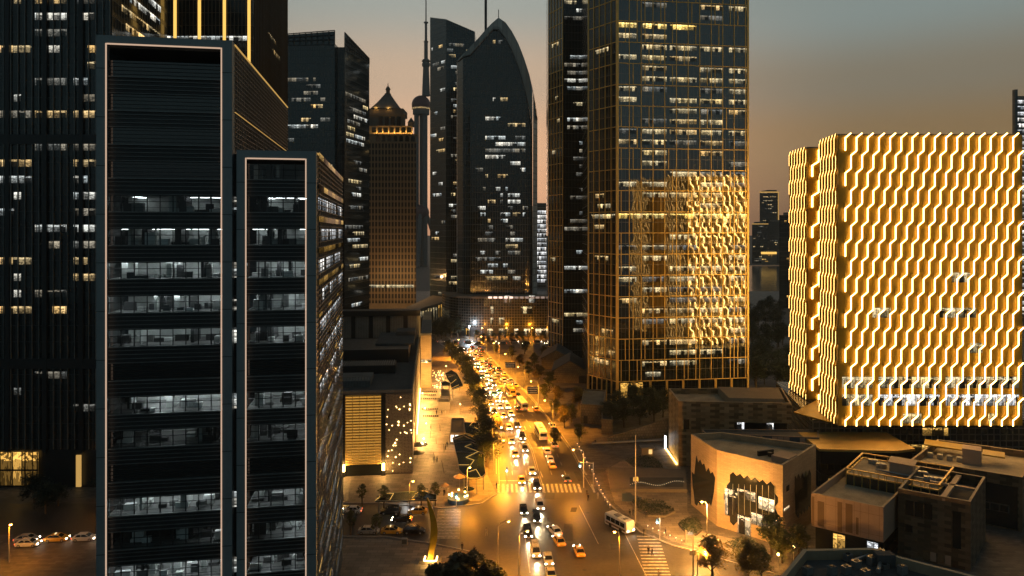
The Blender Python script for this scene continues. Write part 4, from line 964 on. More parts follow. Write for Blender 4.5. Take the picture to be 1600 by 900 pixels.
# tile-scaled gallery behind it
T = thing('gallery_building', 'flat-roofed building clad in wavy scale tiles, between the museum and the bronze-gridded tower', 'building', (62, 203, 0))
W = [(47.4, 213), (46.6, 197), (77.3, 194.7), (82, 214)]
walls(T, W, 12.6, 18.2, 'scaletile', 'rim', 'roofwarm', .5, 1.6)
mb = MB(); mb.prism([W[0], W[1], (62, 195.9), (62, 213)], 0, 12.6); mb.build('lower_wall', 'scaletile', T)
mb = MB(); mb.prism([(62, 198), (76.8, 196.8), (80, 212), (62, 212)], 0, 12.6); mb.build('recessed_wall', 'black', T)
face((62, 198), (76.8, 196.8), rect(.2, 14.5, 9.4, 12.4), .05, 'darkglass', T, 'window_band')
for q, (u0, u1) in enumerate(((1.2, 3.2), (9.4, 11.2))): face((62, 198), (76.8, 196.8), rect(u0, u1, 9.6, 12.2), .1, 'win_white', T, 'lit_window', 86 + q)
face(W[1], W[2], rect(1.5, 3, 10.4, 13.2), .03, 'darkglass', T, 'window')
mb = MB(); mb.prism([(61, 198), (76, 196.8), (79.5, 210), (62, 212)], 16.6, 18.9); mb.build('roof_room', 'stone', T)
mb = MB(); mb.box(46.2, 46.5, 198, 213, .1, .5); mb.build('base_light', emat('base_light_glow', (1, .55, .13), 9), T)
mb = MB(); mb.box(46.1, 46.5, 212.4, 212.8, .1, 4); mb.build('base_light', 'led_white', T)
# low wing with coloured panels in front of it
T = thing('low_building', 'low wing with red, pale and blue panels, tucked behind the tan museum', 'building', (68, 190, 0))
W = [(52, 189.5), (81, 185.5), (84, 193), (52, 193.5)]
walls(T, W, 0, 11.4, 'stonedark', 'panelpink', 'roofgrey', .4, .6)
u = .3; seq = [('panelred', 2.6), ('panelred', 2.8), ('panelpink', 1.5), ('panelpink', 1.6), ('panelpink', 1.5), ('panelpink', 1.6), ('panelblue', 2.2), ('panelpink', .8), ('panelblue', 2.4), ('panelpink', 1.4), ('panelpink', 1.6), ('panelpink', 1.5), ('panelblue', 2.6), ('panelpink', 1.3)]
for m_, w_ in seq: face(W[0], W[1], rect(u, u + w_ - .12, 7.4, 11.2), .06, m_, T, 'panel'); u += w_

# right-hand block: pink panels, dark glass hall, tiled box
T = thing('exhibition_building', 'low building joining a pink-panelled box, dark glass roof terrace and brown-tiled box, at lower right', 'building', (85, 148, 0))
W = [(62, 145.8), (72.8, 138), (86.8, 153), (76, 161)]
walls(T, W, 4.8, 11.7, 'panelpink', 'rim', 'roofwarm', .4, 1.6, 'panel_box')
mb = MB(); mb.prism(inset(W, .6), 0, 4.8); mb.build('glazed_base', 'darkglass', T)
rgj = random.Random(8); u = .1
while u < 12.6:
    w_ = rgj.choice((.5, .9, 1.3)); z0_ = rgj.choice((5.2, 5.0, 7.2)); z1_ = rgj.choice((10.3, 11.0, 8.6))
    if rgj.random() < .42: face(W[0], W[1], rect(u, u + w_, z0_, max(z1_, z0_ + 2)), .03, 'panelbrown', T, 'panel_strip')
    face(W[0], W[1], rect(u + w_ + .28, u + w_ + .33, 4.9, 11.6), .025, 'panelbrown', T, 'panel_joint'); u += w_ + .6
face(W[0], W[1], rect(.05, 13.2, 9.9, 9.95), .035, 'panelbrown', T, 'panel_joint'); face(W[0], W[1], rect(.05, 13.2, 5.9, 5.95), .035, 'panelbrown', T, 'panel_joint')
Wi = inset(W, .6)
for q, (u0, u1) in enumerate(((3.4, 5.6), (9.6, 11.6))): face(Wi[0], Wi[1], rect(u0, u1, .4, 4.2), .05, 'win_amber' if q == 0 else 'win_white', T, 'lit_window', 90 + q)
Wm = [(73.6, 155), (87.8, 144.8), (97.7, 155.8), (82.5, 165.6)]
mb = MB(); mb.prism(Wm, 0, 12.4); mb.build('glass_hall', 'darkglass', T)
mb = MB()
def dxy(a, b, t): return (a[0] + (b[0] - a[0]) * t, a[1] + (b[1] - a[1]) * t)
for i in range(12):
    q = dxy(Wm[0], Wm[1], i / 11); mb.beam((q[0] - .1, q[1] - .1, 0), (q[0] - .1, q[1] - .1, 13.5), .12)
for a, b in zip(Wm, Wm[1:] + Wm[:1]):
    mb.beam((*a, 13.6), (*b, 13.6), .35, .22); mb.beam((*a, 12.5), (*b, 12.5), .3, .3)
    for i in range(8): q = dxy(a, b, i / 7); mb.beam((*q, 12.4), (*q, 13.5), .12)
mb.build('terrace_railing', 'bronze', T)
mb = MB(); mb.poly([(*p, 12.44) for p in inset(Wm, .3)]); mb.build('terrace_roof', 'roofwarm', T)
W2 = [(78.4, 143), (88.6, 136), (100.7, 149.7), (90.5, 156.7)]
walls(T, W2, 0, 13.6, 'scalebrown', 'rim', 'roofdark', .45, 2.2, 'tiled_box')
mb = MB()
m1, m2 = dxy(W2[1], W2[2], .12), dxy(W2[0], W2[3], .12)
mb.beam((*dxy(W2[0], W2[1], .62), 13.0), (*dxy(W2[3], W2[2], .62), 13.0), 1.0, .5); mb.beam((*dxy(W2[1], W2[2], .55), 13.0), (*dxy(dxy(W2[0], W2[3], .55), dxy(W2[1], W2[2], .55), .3), 13.0), .9, .5)
mb.build('roof_beam', 'panelpink', T)
for u0, u1, z0_, z1_ in ((1.3, 2.75, 8.6, 11.6), (2.95, 4.4, 8.6, 11.6), (4.6, 6.0, 8.6, 11.6), (1.3, 2.6, 5.2, 6.6), (9.4, 10.8, 4.0, 11.2)):
    face(W2[0], W2[1], rect(u0, u1, z0_, z1_), .05, 'darkglass', T, 'window')
for i in range(4): face(W2[0], W2[1], rect(4.4 + i * 1.25, 5.4 + i * 1.25, .4, 2.2), .05, 'panelpink' if i % 2 else 'panelbrown', T, 'door')
q = frame(86.2, 155.4, R(-36)); mb = MB(); mb.box(-2.3, 2.3, -2, 2.2, 12.45, 14.9, 0, q); mb.box(-2.6, 2.6, -2.3, 2.5, 14.9, 15.1, 0, q); mb.build('stair_room', 'panelpink', T)
for i, (u, v) in enumerate(((-4, 1), (4.2, .5), (5.6, -2.4), (7.4, -2), (-6, 3))):
    c = q(u, v); mb = MB(); mb.tube([(*c, 12.45), (*c, 13.3), (c[0], c[1], 13.5)], [.75, .75, .5], 10); mb.box(u - 1.3, u - .6, v - .5, v + .6, 12.45, 13.4, 0, q); mb.build('ventilator', 'steel', T)
mb = MB()
for i in range(3): mb.tube([(*q(-5 + i * .6, -2.2), 12.9), (*q(5 + i * .4, -2.9), 12.9), (*q(6.6, -2.6 + i), 12.9)], .22, 8)
mb.build('duct', 'steel', T)
mb = MB(); mb.ball((*q(-.6, 3.2), 13.3), .7, 10); mb.build('dish', 'white', T)
# building behind it
T = thing('roof_terrace_building', 'brown low building with amber-lit canopy roofs, below the glowing zigzag building', 'building', (110, 168, 0))
W = [(94, 166), (111.7, 154), (128, 171), (110, 182)]
walls(T, W, 0, 12, 'scalebrown', 'rim', 'roofwarm', .45, 1.6)
mb = MB(); mb.prism([dxy(W[0], W[1], .02), dxy(W[0], W[1], .98), (W[1][0] + .3, W[1][1] + .8), (W[0][0] + .3, W[0][1] + .8)], 0, 0.1); 
face(W[0], W[1], rect(.6, 20.5, .3, 9.6), .05, 'darkglass', T, 'glass_front'); face(W[0], W[1], rect(9, 19, 3.6, 5.4), .1, 'cw_podium', T, 'balcony')
q = frame(107, 169.5, R(-34))
mb = MB(); mb.box(-7, 2.4, 3, 8.2, 12.3, 12.6, 0, q); mb.build('canopy_roof', 'gold', T)
mb = MB(); mb.box(5.2, 9.6, 0.6, 5.2, 12.6, 12.9, 0, q); mb.build('canopy_roof', 'gold', T)
mb = MB(); mb.box(1.2, 5, -1.4, 2.6, 10.4, 14.1, 0, q); mb.build('stair_room', 'panelpink', T)
for i in range(4):
    mb = MB(); mb.box(-6 + i * 2, -4.8 + i * 2, -.5, .8, 10.4, 11.5, 0, q); mb.build('ventilator', 'steel', T)
# roof in the near right corner
T = thing('flat_roof_building', 'dark flat roof with pale parapet and air-conditioning units, in the bottom right corner', 'building', (48, 84, 0))
W = [(20, 72), (80, 72), (66, 86), (58.6, 90), (52, 95.3), (50, 97.6), (40.2, 97.2), (34.2, 89.6)]
walls(T, W, 0, 22, 'stone', 'rim', 'roofdark', .55, 1.3)
rgj = random.Random(5)
for i, (px, py) in enumerate(((1325, 872), (1345, 868), (1338, 884), (1362, 878), (1322, 892), (1375, 868), (1382, 884), (1352, 896), (1300, 894), (1262, 893), (1410, 893))):
    c = GZ(px, py, 21); mb = MB(); q = frame(c[0], c[1], R(25)); hh = rgj.uniform(.7, 1.6)
    mb.box(-.55, .55, -.4, .4, 20.72, 20.72 + hh * .7, 0, q); mb.tube([(*q(0, 0), 20.72 + hh * .7), (*q(0, 0), 20.8 + hh * .7)], .3, 10, 1); mb.build('air_conditioner', ['roofgrey' if i > 7 else 'steel', 'black'], T)
mb = MB(); mb.tube([(*GZ(1330, 880, 21), 21.2), (*GZ(1380, 862, 21), 21.2), (*GZ(1372, 895, 21), 21.2)], .3, 8); mb.build('duct', 'steel', T)
mb = MB(); c = GZ(1382, 868, 22); mb.box(c[0] - 1.2, c[0] + 1.2, c[1] - .6, c[1] + .8, 20.7, 22.3); mb.build('plant_box', 'roofdark', T)
# walkway at the right edge
sheet('walkway', [(100, 132), (112, 128), (122, 150), (112.5, 153)], .1, 'concrete')
mb = MB(); mb.beam((99, 130, .5), (111, 152, .5), .4, 1.0); tag(mb.build('low_wall', 'concrete'), 'low concrete wall beside the walkway at the right edge', 'wall')

# ------------------------------------------------------------------ mall on the left
MA = atan2(.113, .994); fm = frame(-27, 191, MA)
T = thing('shopping_mall', 'long dark-roofed mall with a glowing amber louvred front, left of the pedestrian plaza', 'mall', (-40, 200, 0))
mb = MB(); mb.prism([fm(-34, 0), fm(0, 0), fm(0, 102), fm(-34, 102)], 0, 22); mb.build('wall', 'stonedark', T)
mb = MB(); mb.box(-34, 0, .02, 102, 22, 22.1, 0, fm); mb.build('roof', 'roofdark', T)
mb = MB(); mb.box(-34, .1, -.1, .4, 22.1, 22.9, 0, fm); mb.box(-.35, .1, .4, 102, 22.1, 22.9, 0, fm); mb.build('parapet', 'roofgrey', T)
for u0, u1 in ((-28, -18.6), (-17.8, -8.3)):
    mb = MB(); mb.poly([(*fm(u0, -.25), 3.2), (*fm(u1, -.25), 3.2), (*fm(u1, -.25), 21.6), (*fm(u0, -.25), 21.6)], 0, [(u0, 20.05), (u1, 20.05), (u1, 20.95), (u0, 20.95)])
    lp = mb.build('backlit_panel', M['amberwall'] if 'amberwall' in M else M.setdefault('amberwall', emat('amber_backlight', (1, .48, .075), .55)), T)
    mb = MB(); z = 3.2
    while z < 21.6: mb.box(u0, u1, -.7, -.3, z, z + .34, 0, fm); z += .76
    for i in range(6): uu = u0 + (u1 - u0) * i / 5; mb.box(uu - .06, uu + .06, -.75, -.26, 3.2, 21.6, 0, fm)
    mb.build('louver', 'bronze', lp)
mb = MB(); mb.box(-18.6, -17.8, -.8, 0, 0, 22, 0, fm); mb.box(-8.3, -7.2, -.8, 0, 0, 22, 0, fm); mb.build('pilaster', 'black', T)
mb = MB(); mb.box(-28, -8.3, -.3, -.02, 0, 3.1, 0, fm); mb.build('shop_front', 'darkglass', T)
M['perf'] = None
n = NT('perforated_panel'); uv = n.n('ShaderNodeUVMap').outputs[0]; vo = n.n('ShaderNodeTexVoronoi'); vo.inputs['Scale'].default_value = 2.6; vo.inputs['Randomness'].default_value = .25; n.l(uv, vo.inputs['Vector'])
n.bsdf(n.mix(n.math('LESS_THAN', vo.outputs['Distance'], .30), (.26, .215, .15), (.02, .018, .014)), .6); M['perf'] = n.m
mb = MB(); mb.poly([(*fm(-7.2, -.5), .6), (*fm(.1, -.5), .6), (*fm(.1, -.5), 21.8), (*fm(-7.2, -.5), 21.8)], 0, [(0, 0), (7.3, 0), (7.3, 21), (0, 21)])
mb.poly([(*fm(.1, -.5), .6), (*fm(.1, 3), .6), (*fm(.1, 3), 21.8), (*fm(.1, -.5), 21.8)], 0, [(0, 0), (3.5, 0), (3.5, 21), (0, 21)]); pp = mb.build('perforated_screen', 'perf', T)
rgj = random.Random(12)
for i in range(42):
    mb = MB(); mb.ball((*fm(rgj.uniform(-6.9, -.2), -.62), rgj.uniform(1, 21.4)), rgj.choice((.10, .13, .17)), 6); mb.build('spot_lamp', 'globe', pp)
for u in (-18.2, -7.7):
    mb = MB(); mb.box(u - .35, u + .35, -1.3, -.8, 1.6, 3.4, 0, fm); mb.build('wall_lantern', M['globe'], T); lamp_light(T, (*fm(u, -2.6), 2.8), 900, (1, .5, .12), .3)
# roof volumes
mb = MB(); mb.box(-34, -6, 26, 34, 22.1, 24.6, 0, fm)
for i in range(40): mb.box(-34 + i * .7, -33.8 + i * .7, 25.8, 34, 24.6, 24.9, 1, fm)
mb.build('plant_screen', ['black', 'louver_edge'], T)
mb = MB(); mb.box(-30, -2.5, 44, 68, 22.1, 26.5, 0, fm); mb.box(-14, -1, 52, 78, 26.5, 27.2, 1, fm); mb.build('roof_block', ['black', 'roofdark'], T)
mb = MB(); mb.box(-8, -1, 70, 80, 27.2, 28.6, 0, fm); mb.build('roof_block', 'roofdark', T)
mb = MB(); mb.box(-36, -.6, 99, 101.5, 22, 31.0, 0, fm); mb.box(-40, .6, 97, 104, 31.2, 33.4, 0, fm); mb.build('rear_hall', 'black', T)
for i in range(5):
    mb = MB(); mb.box(-32.6 + i * 7.0, -27 + i * 7.0 - .4, 98.4, 98.9, 22.2, 31, 0, fm)
    for k in range(8): mb.box(-32.6 + i * 7 + .1 + k * .66, -32.6 + i * 7 + .2 + k * .66, 98.3, 98.4, 22.2, 31, 1, fm)
    mb.build('cladding_panel', ['roofgrey', 'frame'], T)
mb = MB(); mb.box(-24, -12, 8, 20, 22.1, 23.8, 0, fm)
for i in range(16): mb.box(-24 + i * .8, -23.9 + i * .8, 7.8, 8, 22.4, 25.0, 1, fm)
mb.box(-24, -12, 7.85, 7.95, 24.9, 25, 1, fm); mb.build('roof_cage', ['roofgrey', 'louver_edge'], T)
mb = MB(); mb.box(.01, .35, 26, 102, .5, 20.5, 0, fm); mb.build('side_panel', 'stone', T)
mb = MB(); mb.box(.36, .6, 36, 101, 0.3, .7, 0, fm); mb.build('base_light', emat('wall_washer', (1, .60, .16), 14), T)
for v in (34, 48, 62, 76, 92): lamp_light(T, (*fm(2.6, v), 3), 3200, (1, .56, .14), .4)
mb = MB(); mb.prism([fm(.6, 104), fm(5, 104), fm(5, 190), fm(.6, 190)], 0, 22); mb.build('street_block', 'tan', T)
mb = MB(); mb.box(.6, 5, 104.2, 150, 22, 22.8, 0, fm); mb.build('parapet', 'roofgrey', T)
lamp_light(T, (*fm(3, 98), 5), 2600, (1, .52, .12), .4); lamp_light(T, (*fm(4, 97), 14), 1400, (1, .52, .12), .4)
mb = MB(); mb.box(.6, 5, 103.6, 103.9, 10.8, 11.9, 0, fm); mb.build('shop_sign', M['win_gold'], T)

# curved gallery with lit columns beyond the crossing
T = thing('curved_arcade', 'curved elevated arcade with lit bays, left of the pointed arch tower', 'arcade', (-55, 500, 0))
pl = [(X(652, 470), 470), (X(668, 480), 480), (X(684, 492), 492), (X(700, 510), 510), (X(706, 530), 530)]
mb = MB()
for i, (a, b) in enumerate(zip(pl, pl[1:])): mb.poly([(*a, 0), (*b, 0), (*b, 14 + i), (*a, 13 + i)])
mb.poly([(*p, 13 + i) for i, p in enumerate(pl)] + [(pl[-1][0] - 14, pl[-1][1] + 6, 17), (pl[0][0] - 10, pl[0][1] + 14, 13)]); mb.build('wall', 'stonedark', T)
for i, (a, b) in enumerate(zip(pl, pl[1:])):
    for k in range(4):
        p0, p1 = dxy(a, b, k / 4 + .04), dxy(a, b, k / 4 + .15); mb = MB(); mb.poly([(p0[0], p0[1] - .15, 3 + i), (p1[0], p1[1] - .15, 3 + i), (p1[0], p1[1] - .15, 11.6 + i), (p0[0], p0[1] - .15, 11.6 + i)], 0, [(k * 3, i + .1), (k * 3 + 2, i + .1), (k * 3 + 2, i + .9), (k * 3, i + .9)])
        mb.build('lit_bay', 'lobby' if i > 1 else 'win_gold', T)

# pavilions right of the road
def gable(name, label, fx, fy, wid, dep, ze, zr, ang, wall):
    T = thing(name, label, 'building', (fx, fy, 0)); q = frame(fx, fy, R(ang))
    mb = MB(); w2 = wid / 2
    mb.poly([(*q(0, 0), 0), (*q(wid, 0), 0), (*q(wid, 0), ze), (*q(w2, 0), zr), (*q(0, 0), ze)]); mb.poly([(*q(0, dep), 0), (*q(0, 0), 0), (*q(0, 0), ze), (*q(0, dep), ze)]); mb.poly([(*q(wid, 0), 0), (*q(wid, dep), 0), (*q(wid, dep), ze), (*q(wid, 0), ze)])
    mb.build('wall', wall, T)
    mb = MB()
    for s0, s1 in ((-.4, w2), (wid + .4, w2)):
        za = ze - .15; o_ = [(*q(s0, -.5), za), (*q(s1, -.5), zr + .05), (*q(s1, dep), zr + .05), (*q(s0, dep), za)]; mb.poly(o_ if s0 > 0 else o_[::-1]); mb.poly([(x_, y_, z_ + .3) for x_, y_, z_ in (o_[::-1] if s0 > 0 else o_)])
        mb.poly([(*o_[0][:2], o_[0][2]), (*o_[1][:2], o_[1][2]), (*o_[1][:2], o_[1][2] + .3), (*o_[0][:2], o_[0][2] + .3)])
    mb.build('roof', 'roofdark', T)
    mb = MB(); mb.box(wid * .76, wid * .93, -.06, -.01, .1, 3.2, 0, q); mb.build('door', 'black', T)
gable('gabled_pavilion', 'low gabled pavilion of gridded tiles at the foot of the bronze-gridded tower', 17.5, 305, 15, 22, 5, 9.5, -6, 'gridtile')
gable('gabled_pavilion', 'low gabled pavilion behind the other, nearest the dark twin tower', 14, 335, 14, 20, 5, 9, -6, 'gridtile')
T = thing('service_building', 'small tiled flat-roofed service building beside the hedge, right of the road', 'building', (26, 240, 0)); W = [(23.5, 241), (31, 239), (35, 262), (27, 264)]; walls(T, W, 0, 6.6, 'gridtile', 'concrete', 'roofgrey', .3, .5)
face(W[0], W[1], rect(1, 2.4, .1, 2.6), .04, 'black', T, 'door')
T = thing('gate_block', 'small tiled block in front of the service building', 'building', (30.5, 228, 0)); walls(T, [(29, 228), (32.5, 227), (33.5, 236), (30.2, 237)], 0, 5, 'gridtile', 'concrete', 'roofdark', .3, .4)
mb = MB(); a, b = (29.8, 220), (50.5, 224); mb.poly([(*a, 0), (*b, 0), (*b, 6.4), (*a, 1.2)]); mb.poly([(*a, 1.2), (*b, 6.4), (b[0], b[1] + .8, 6.4), (a[0], a[1] + .8, 1.2)]); mb.poly([(a[0], a[1] + .8, 0), (*a, 0), (*a, 1.2), (a[0], a[1] + .8, 1.2)]); mb.poly([(*b, 0), (b[0], b[1] + .8, 0), (b[0], b[1] + .8, 6.4), (*b, 6.4)]); mb.poly([(b[0], b[1] + .8, 0), (a[0], a[1] + .8, 0), (a[0], a[1] + .8, 1.2), (b[0], b[1] + .8, 6.4)])
tag(mb.build('ramp_wall', 'gridtile'), 'sloping gridded wall of a ramp, rising towards the scale-tiled building', 'wall')
mb = MB(); mb.beam((24.5, 216.5, .5), (49, 219.5, .9), .9, .35); tag(mb.build('low_wall', 'concrete'), 'long pale low wall in front of the sloping ramp wall', 'wall')
T = thing('guard_booth', 'small guard booth with a lit window on the dark plaza', 'booth', (X(1008, 206), 206, 0)); cx_, cy_ = X(1011, 206), 206
mb = MB(); mb.box(cx_ - 1.6, cx_ + 1.6, cy_ - 1, cy_ + 1, .06, 2.6); mb.build('wall', 'stone', T); mb = MB(); mb.box(cx_ - 2, cx_ + 2, cy_ - 1.4, cy_ + 1.4, 2.6, 2.85); mb.build('roof', 'concrete', T); mb = MB(); mb.box(cx_ + .3, cx_ + 1.3, cy_ - 1.05, cy_ - 1.0, .9, 2.2); mb.build('window', emat('booth_glow', (1, .6, .2), 1.2), T)
# right plaza beds and platform
def bed(pts, label, z=.45, m='leafdark'):
    T = thing('planting_bed', label, 'planting bed', (*G(*pts[0]), 0)); mb = MB(); f_ = [G(*p) for p in pts]
    area = sum(f_[i][0] * f_[(i + 1) % len(f_)][1] - f_[(i + 1) % len(f_)][0] * f_[i][1] for i in range(len(f_)))
    if area < 0: f_ = f_[::-1]
    mb.prism(f_, .05, z); mb.build('kerb', 'stonedark', T)
    rg = random.Random(len(label)); mb = MB(); xs_ = [p[0] for p in f_]; ys_ = [p[1] for p in f_]
    c = (sum(xs_) / len(f_), sum(ys_) / len(f_)); n_ = int(min(900, 18 * abs(area) / 2)) 
    for _ in range(n_):
        i = rg.randrange(len(f_)); s, t = sqrt(rg.random()) * .97, rg.random(); e = dxy(f_[i], f_[(i + 1) % len(f_)], t); x_, y_ = dxy(c, e, s)
        z_ = z + rg.uniform(0, .5); r = rg.uniform(.12, .3); a = rg.uniform(0, 6.28)
        mb.poly([(x_ + r * cos(a), y_ + r * sin(a), z_), (x_ + r * cos(a + 2), y_ + r * sin(a + 2), z_ + rg.uniform(-.15, .15)), (x_ + r * cos(a + 4), y_ + r * sin(a + 4), z_ + .1)])
    o = mb.build('ground_cover', m, T); o['kind'] = 'stuff'
bed([(976, 722), (992, 716), (1010, 714), (1024, 718), (1034, 727), (1037, 735), (1010, 734), (990, 733)], 'dark curved planting bed beyond the raised platform')
bed([(986, 787), (1000, 784), (1034, 785), (1045, 795), (1056, 801), (1040, 809), (1012, 808), (995, 798)], 'dark leaf-shaped planting bed between bus and museum')
bed([(1060, 820), (1075, 813), (1085, 812), (1095, 819), (1097, 830), (1088, 838), (1075, 836), (1066, 828)], 'small round dark planting bed nearest the junction')
bed([(1133, 851), (1150, 846), (1170, 846), (1184, 852), (1170, 860), (1150, 862)], 'oval dark planting bed behind the orange-lit trees')
mb = MB(); mb.prism([G(954, 769), G(1074, 770), G(1072, 738), G(950, 735)], .05, .9); T = mb.build('raised_platform', 'stonedark'); tag(T, 'pale rectangular raised platform with a wavy dotted light line', 'platform')
mb = MB(); mb.poly([(*GZ(984, 760, .92), .92), (*GZ(1068, 761, .92), .92), (*GZ(1068, 746, .92), .92), (*GZ(984, 746, .92), .92)]); mb.build('inlay', 'roofdark', T)
for i in range(26):
    px = 985 + i * 3.3; py = 757 - 3 * sin(i / 25 * 9) - i * .12; c = GZ(px, py, 1); mb = MB(); mb.ball((*c, 1.0), .085, 6); mb.build('dot_light', emat('dot_glow', (1, .76, .42), 1.3) if i == 0 else bpy.data.materials['dot_glow'], T)
sheet('turquoise_floor', [G(972, 772), G(985, 770), G(988, 774), G(1003, 777), G(1002, 784), G(990, 784), G(972, 784)], .07, 'panelblue')
sheet('plaza_path', [G(946, 735), G(975, 718), G(1040, 700), G(1062, 722), G(1074, 772), G(1074, 800), G(1100, 832), G(1160, 846), G(1150, 868), G(1095, 858), G(1050, 846), G(1005, 825), G(960, 786)], .064, 'paving')

# far city
def farblock(name, label, x0, x1, Y, dep, top, m, seed, p=.4, mats=('win_warm', 'win_gold', 'win_dim'), fh=4., hgt=1.8, crown=None, full=False):
    T = thing(name, label, 'high-rise', ((x0 + x1) / 2, Y, 0)); sb = (Y + dep) / Y; ft = [(x0, Y), (x1, Y), (x1 * sb if x1 < 0 else x1, Y + dep), (x0 * sb + .5 if x0 > 0 else x0, Y + dep)]; zt = top
    mb = MB(); mb.prism(ft, 0, zt); mb.build('wall', m, T)
    mb = MB(); mb.box(max(x0, ft[3][0]) + 2, x1 - 3, Y + 3, Y + dep - 3, zt, zt + 3); mb.build('roof_plant', 'roofgrey', T)
    lit(T, ft[0], ft[1], fh, 4, range(0, int(zt / fh) - 1), .8, hgt, (lambda k, rg: [(0, 1)]) if full else runs_random(p, (1, 3), (.05, .3)), seed, mats, 2., cap=60)
    if crown: mb = MB(); mb.box(x0 - .5, x1 + .5, Y - .8, Y - .2, zt - crown, zt - .3); mb.build('crown_light', 'led_dim', T)
    return T
T = farblock('far_high_rise', 'hazy high-rise with a lit crown, across the river', X(1187, 1420), X(1217, 1420), 1420, 40, Z(299, 1420), 'cw_black', 101, .5, crown=3)
mb = MB(); xx = X(1216.5, 1420); mb.box(xx - 1.4, xx, 1418.6, 1419.6, Z(345, 1420), Z(300, 1420)); mb.build('edge_light', 'led_dim', T)
farblock('far_high_rise', 'broad hazy block below the tall high-rise across the river', X(1175, 1400), X(1200, 1400), 1400, 20, Z(349, 1400), 'cw_black', 102, .5, crown=2)
farblock('far_high_rise', 'short hazy block right of the broad one across the river', X(1200.5, 1402), X(1222, 1402), 1402, 16, Z(346, 1402), 'cw_black', 103, .35)
T = farblock('riverside_hall', 'low amber-lit hall on the far river bank', X(1190, 1370), X(1214, 1370), 1370, 18, Z(394, 1370), 'stonedark', 104, 1, ('lobby',)); T['category'] = 'hall'
mb = MB(); mb.box(X(1189, 1370), X(1213, 1370), 1368, 1369.5, Z(397, 1370), Z(393.5, 1370)); mb.build('roof_light', 'led_strip', T)
farblock('dark_tower', 'dark narrow high-rise left of the glowing zigzag building', X(1217.5, 600), X(1262, 600), 600, 40, Z(336, 600), 'cw_black', 105, .5, ('win_amber',))
T = farblock('white_lit_tower', 'white-lit tower rising behind the right end of the zigzag building', X(1583, 500), X(1650, 500), 500, 40, Z(150, 500), 'cw_pale', 106, 1, ('win_white',), hgt=2.6, fh=4.2, full=True)
mb = MB(); mb.box(X(1581, 500), X(1585.5, 500), 497, 499.6, 0, Z(141, 500)); mb.build('corner_fin', 'cw_teal', T)
for i, (px, wd, Y, py) in enumerate(((1168, 14, 900, 447), (1240, 40, 1000, 420))): pass
for i, (x_, wd, hh, Y) in enumerate(((-420, 60, 90, 900), (-330, 50, 70, 1000), (-560, 70, 110, 950))):
    farblock('far_high_rise', ('plain distant block behind the teal tower', 'plain distant block behind the stone tower', 'plain distant block behind the dark left tower')[i], x_, x_ + wd, Y, 40, hh, 'cw_black', 110 + i, .4)

# ------------------------------------------------------------------ street lamps
def street_lamp(x, y, h, ax, ay, label, group, power=14000, spot=True, col=(1, .345, .02), m='sodium'):
    T = thing('street_lamp', label, 'street lamp', (x, y, 0), group)
    mb = MB(); mb.tube([(x, y, 0), (x, y, .8), (x, y, h - .9), (x + ax * .15, y + ay * .15, h - .3), (x + ax * .5, y + ay * .5, h), (x + ax, y + ay, h + .1)], [.16, .12, .09, .08, .07, .06], 8); mb.build('pole', 'pole', T, smooth=True)
    mb = MB(); mb.beam((x + ax * .85, y + ay * .85, h + .12), (x + ax * 1.25, y + ay * 1.25, h + .16), .42, .16); hd = mb.build('lamp_head', 'pole', T)
    mb = MB(); mb.ball((x + ax * 1.05, y + ay * 1.05, h - .05), .24, 10, sz=.8); mb.build('bulb', m, hd)
    lamp_light(T, (x + ax * 1.05, y + ay * 1.05, h - .35), power, col, .25, 165 if spot else None)
    return T
RL = [(912, 762), (864, 672), (841, 637), (820, 611), (799, 587), (780, 567), (760, 555)]
for i, (px, py) in enumerate(RL):
    x, y = G(px, py); hh = 10.0
    street_lamp(x, y, hh, -2.6, -.6, '%s street lamp along the right kerb, counting away from the near zebra crossing' % nth(i), 'street lamps along the right kerb', 13000 if i == 0 else 42000)
LL = [(190, 0), (214, 0), (240, 0), (268, 0), (298, 0), (330, 0), (364, 0)]
for i, (y, _) in enumerate(LL):
    x = interp(LK, y) - 1.1
    street_lamp(x, y, 9.5, 2.6, -.3, '%s street lamp among the left roadside trees, counting away from the near crossing' % nth(i), 'street lamps along the left kerb', 40000)
street_lamp(*G(730, 782), 8.2, .6, -.3, 'amber street lamp on the corner in front of the dark canopies', 'corner street lamps', 9000)
street_lamp(*G(1105, 860), 10., -1.0, .2, 'tall amber street lamp lighting the face of the tan museum', 'corner street lamps', 34000, False, (1, .45, .10))
street_lamp(G(1090, 905)[0], G(1090, 905)[1], 5.5, 1.4, -.2, 'amber street lamp over the orange pavement by the orange-lit trees', 'corner street lamps', 46000, False)
street_lamp(*G(968, 905), 9., -.9, 0, 'grey street lamp leaning over the right-hand road', 'corner street lamps', 8000)
street_lamp(*G(811, 905), 9., 1.5, .3, 'signal-arm street lamp in the middle of the junction', 'corner street lamps', 9000)
street_lamp(*G(778, 880), 8., 2., .8, 'short street lamp at the rounded left pavement corner', 'corner street lamps', 8000)
street_lamp(*G(640, 790), 6., .8, -.3, 'dim street lamp beside the left side street', 'corner street lamps', 2500)
for i, (x_, y_) in enumerate(((-125, 149), (-100, 140), (-88, 165))): street_lamp(x_, y_, 8, 1, -1, ('dim street lamp beside the parked cars at bottom left', 'street lamp at the bottom left corner of the photo', 'dim street lamp behind the framed office tower')[i], 'street lamps on the left street', 3500)
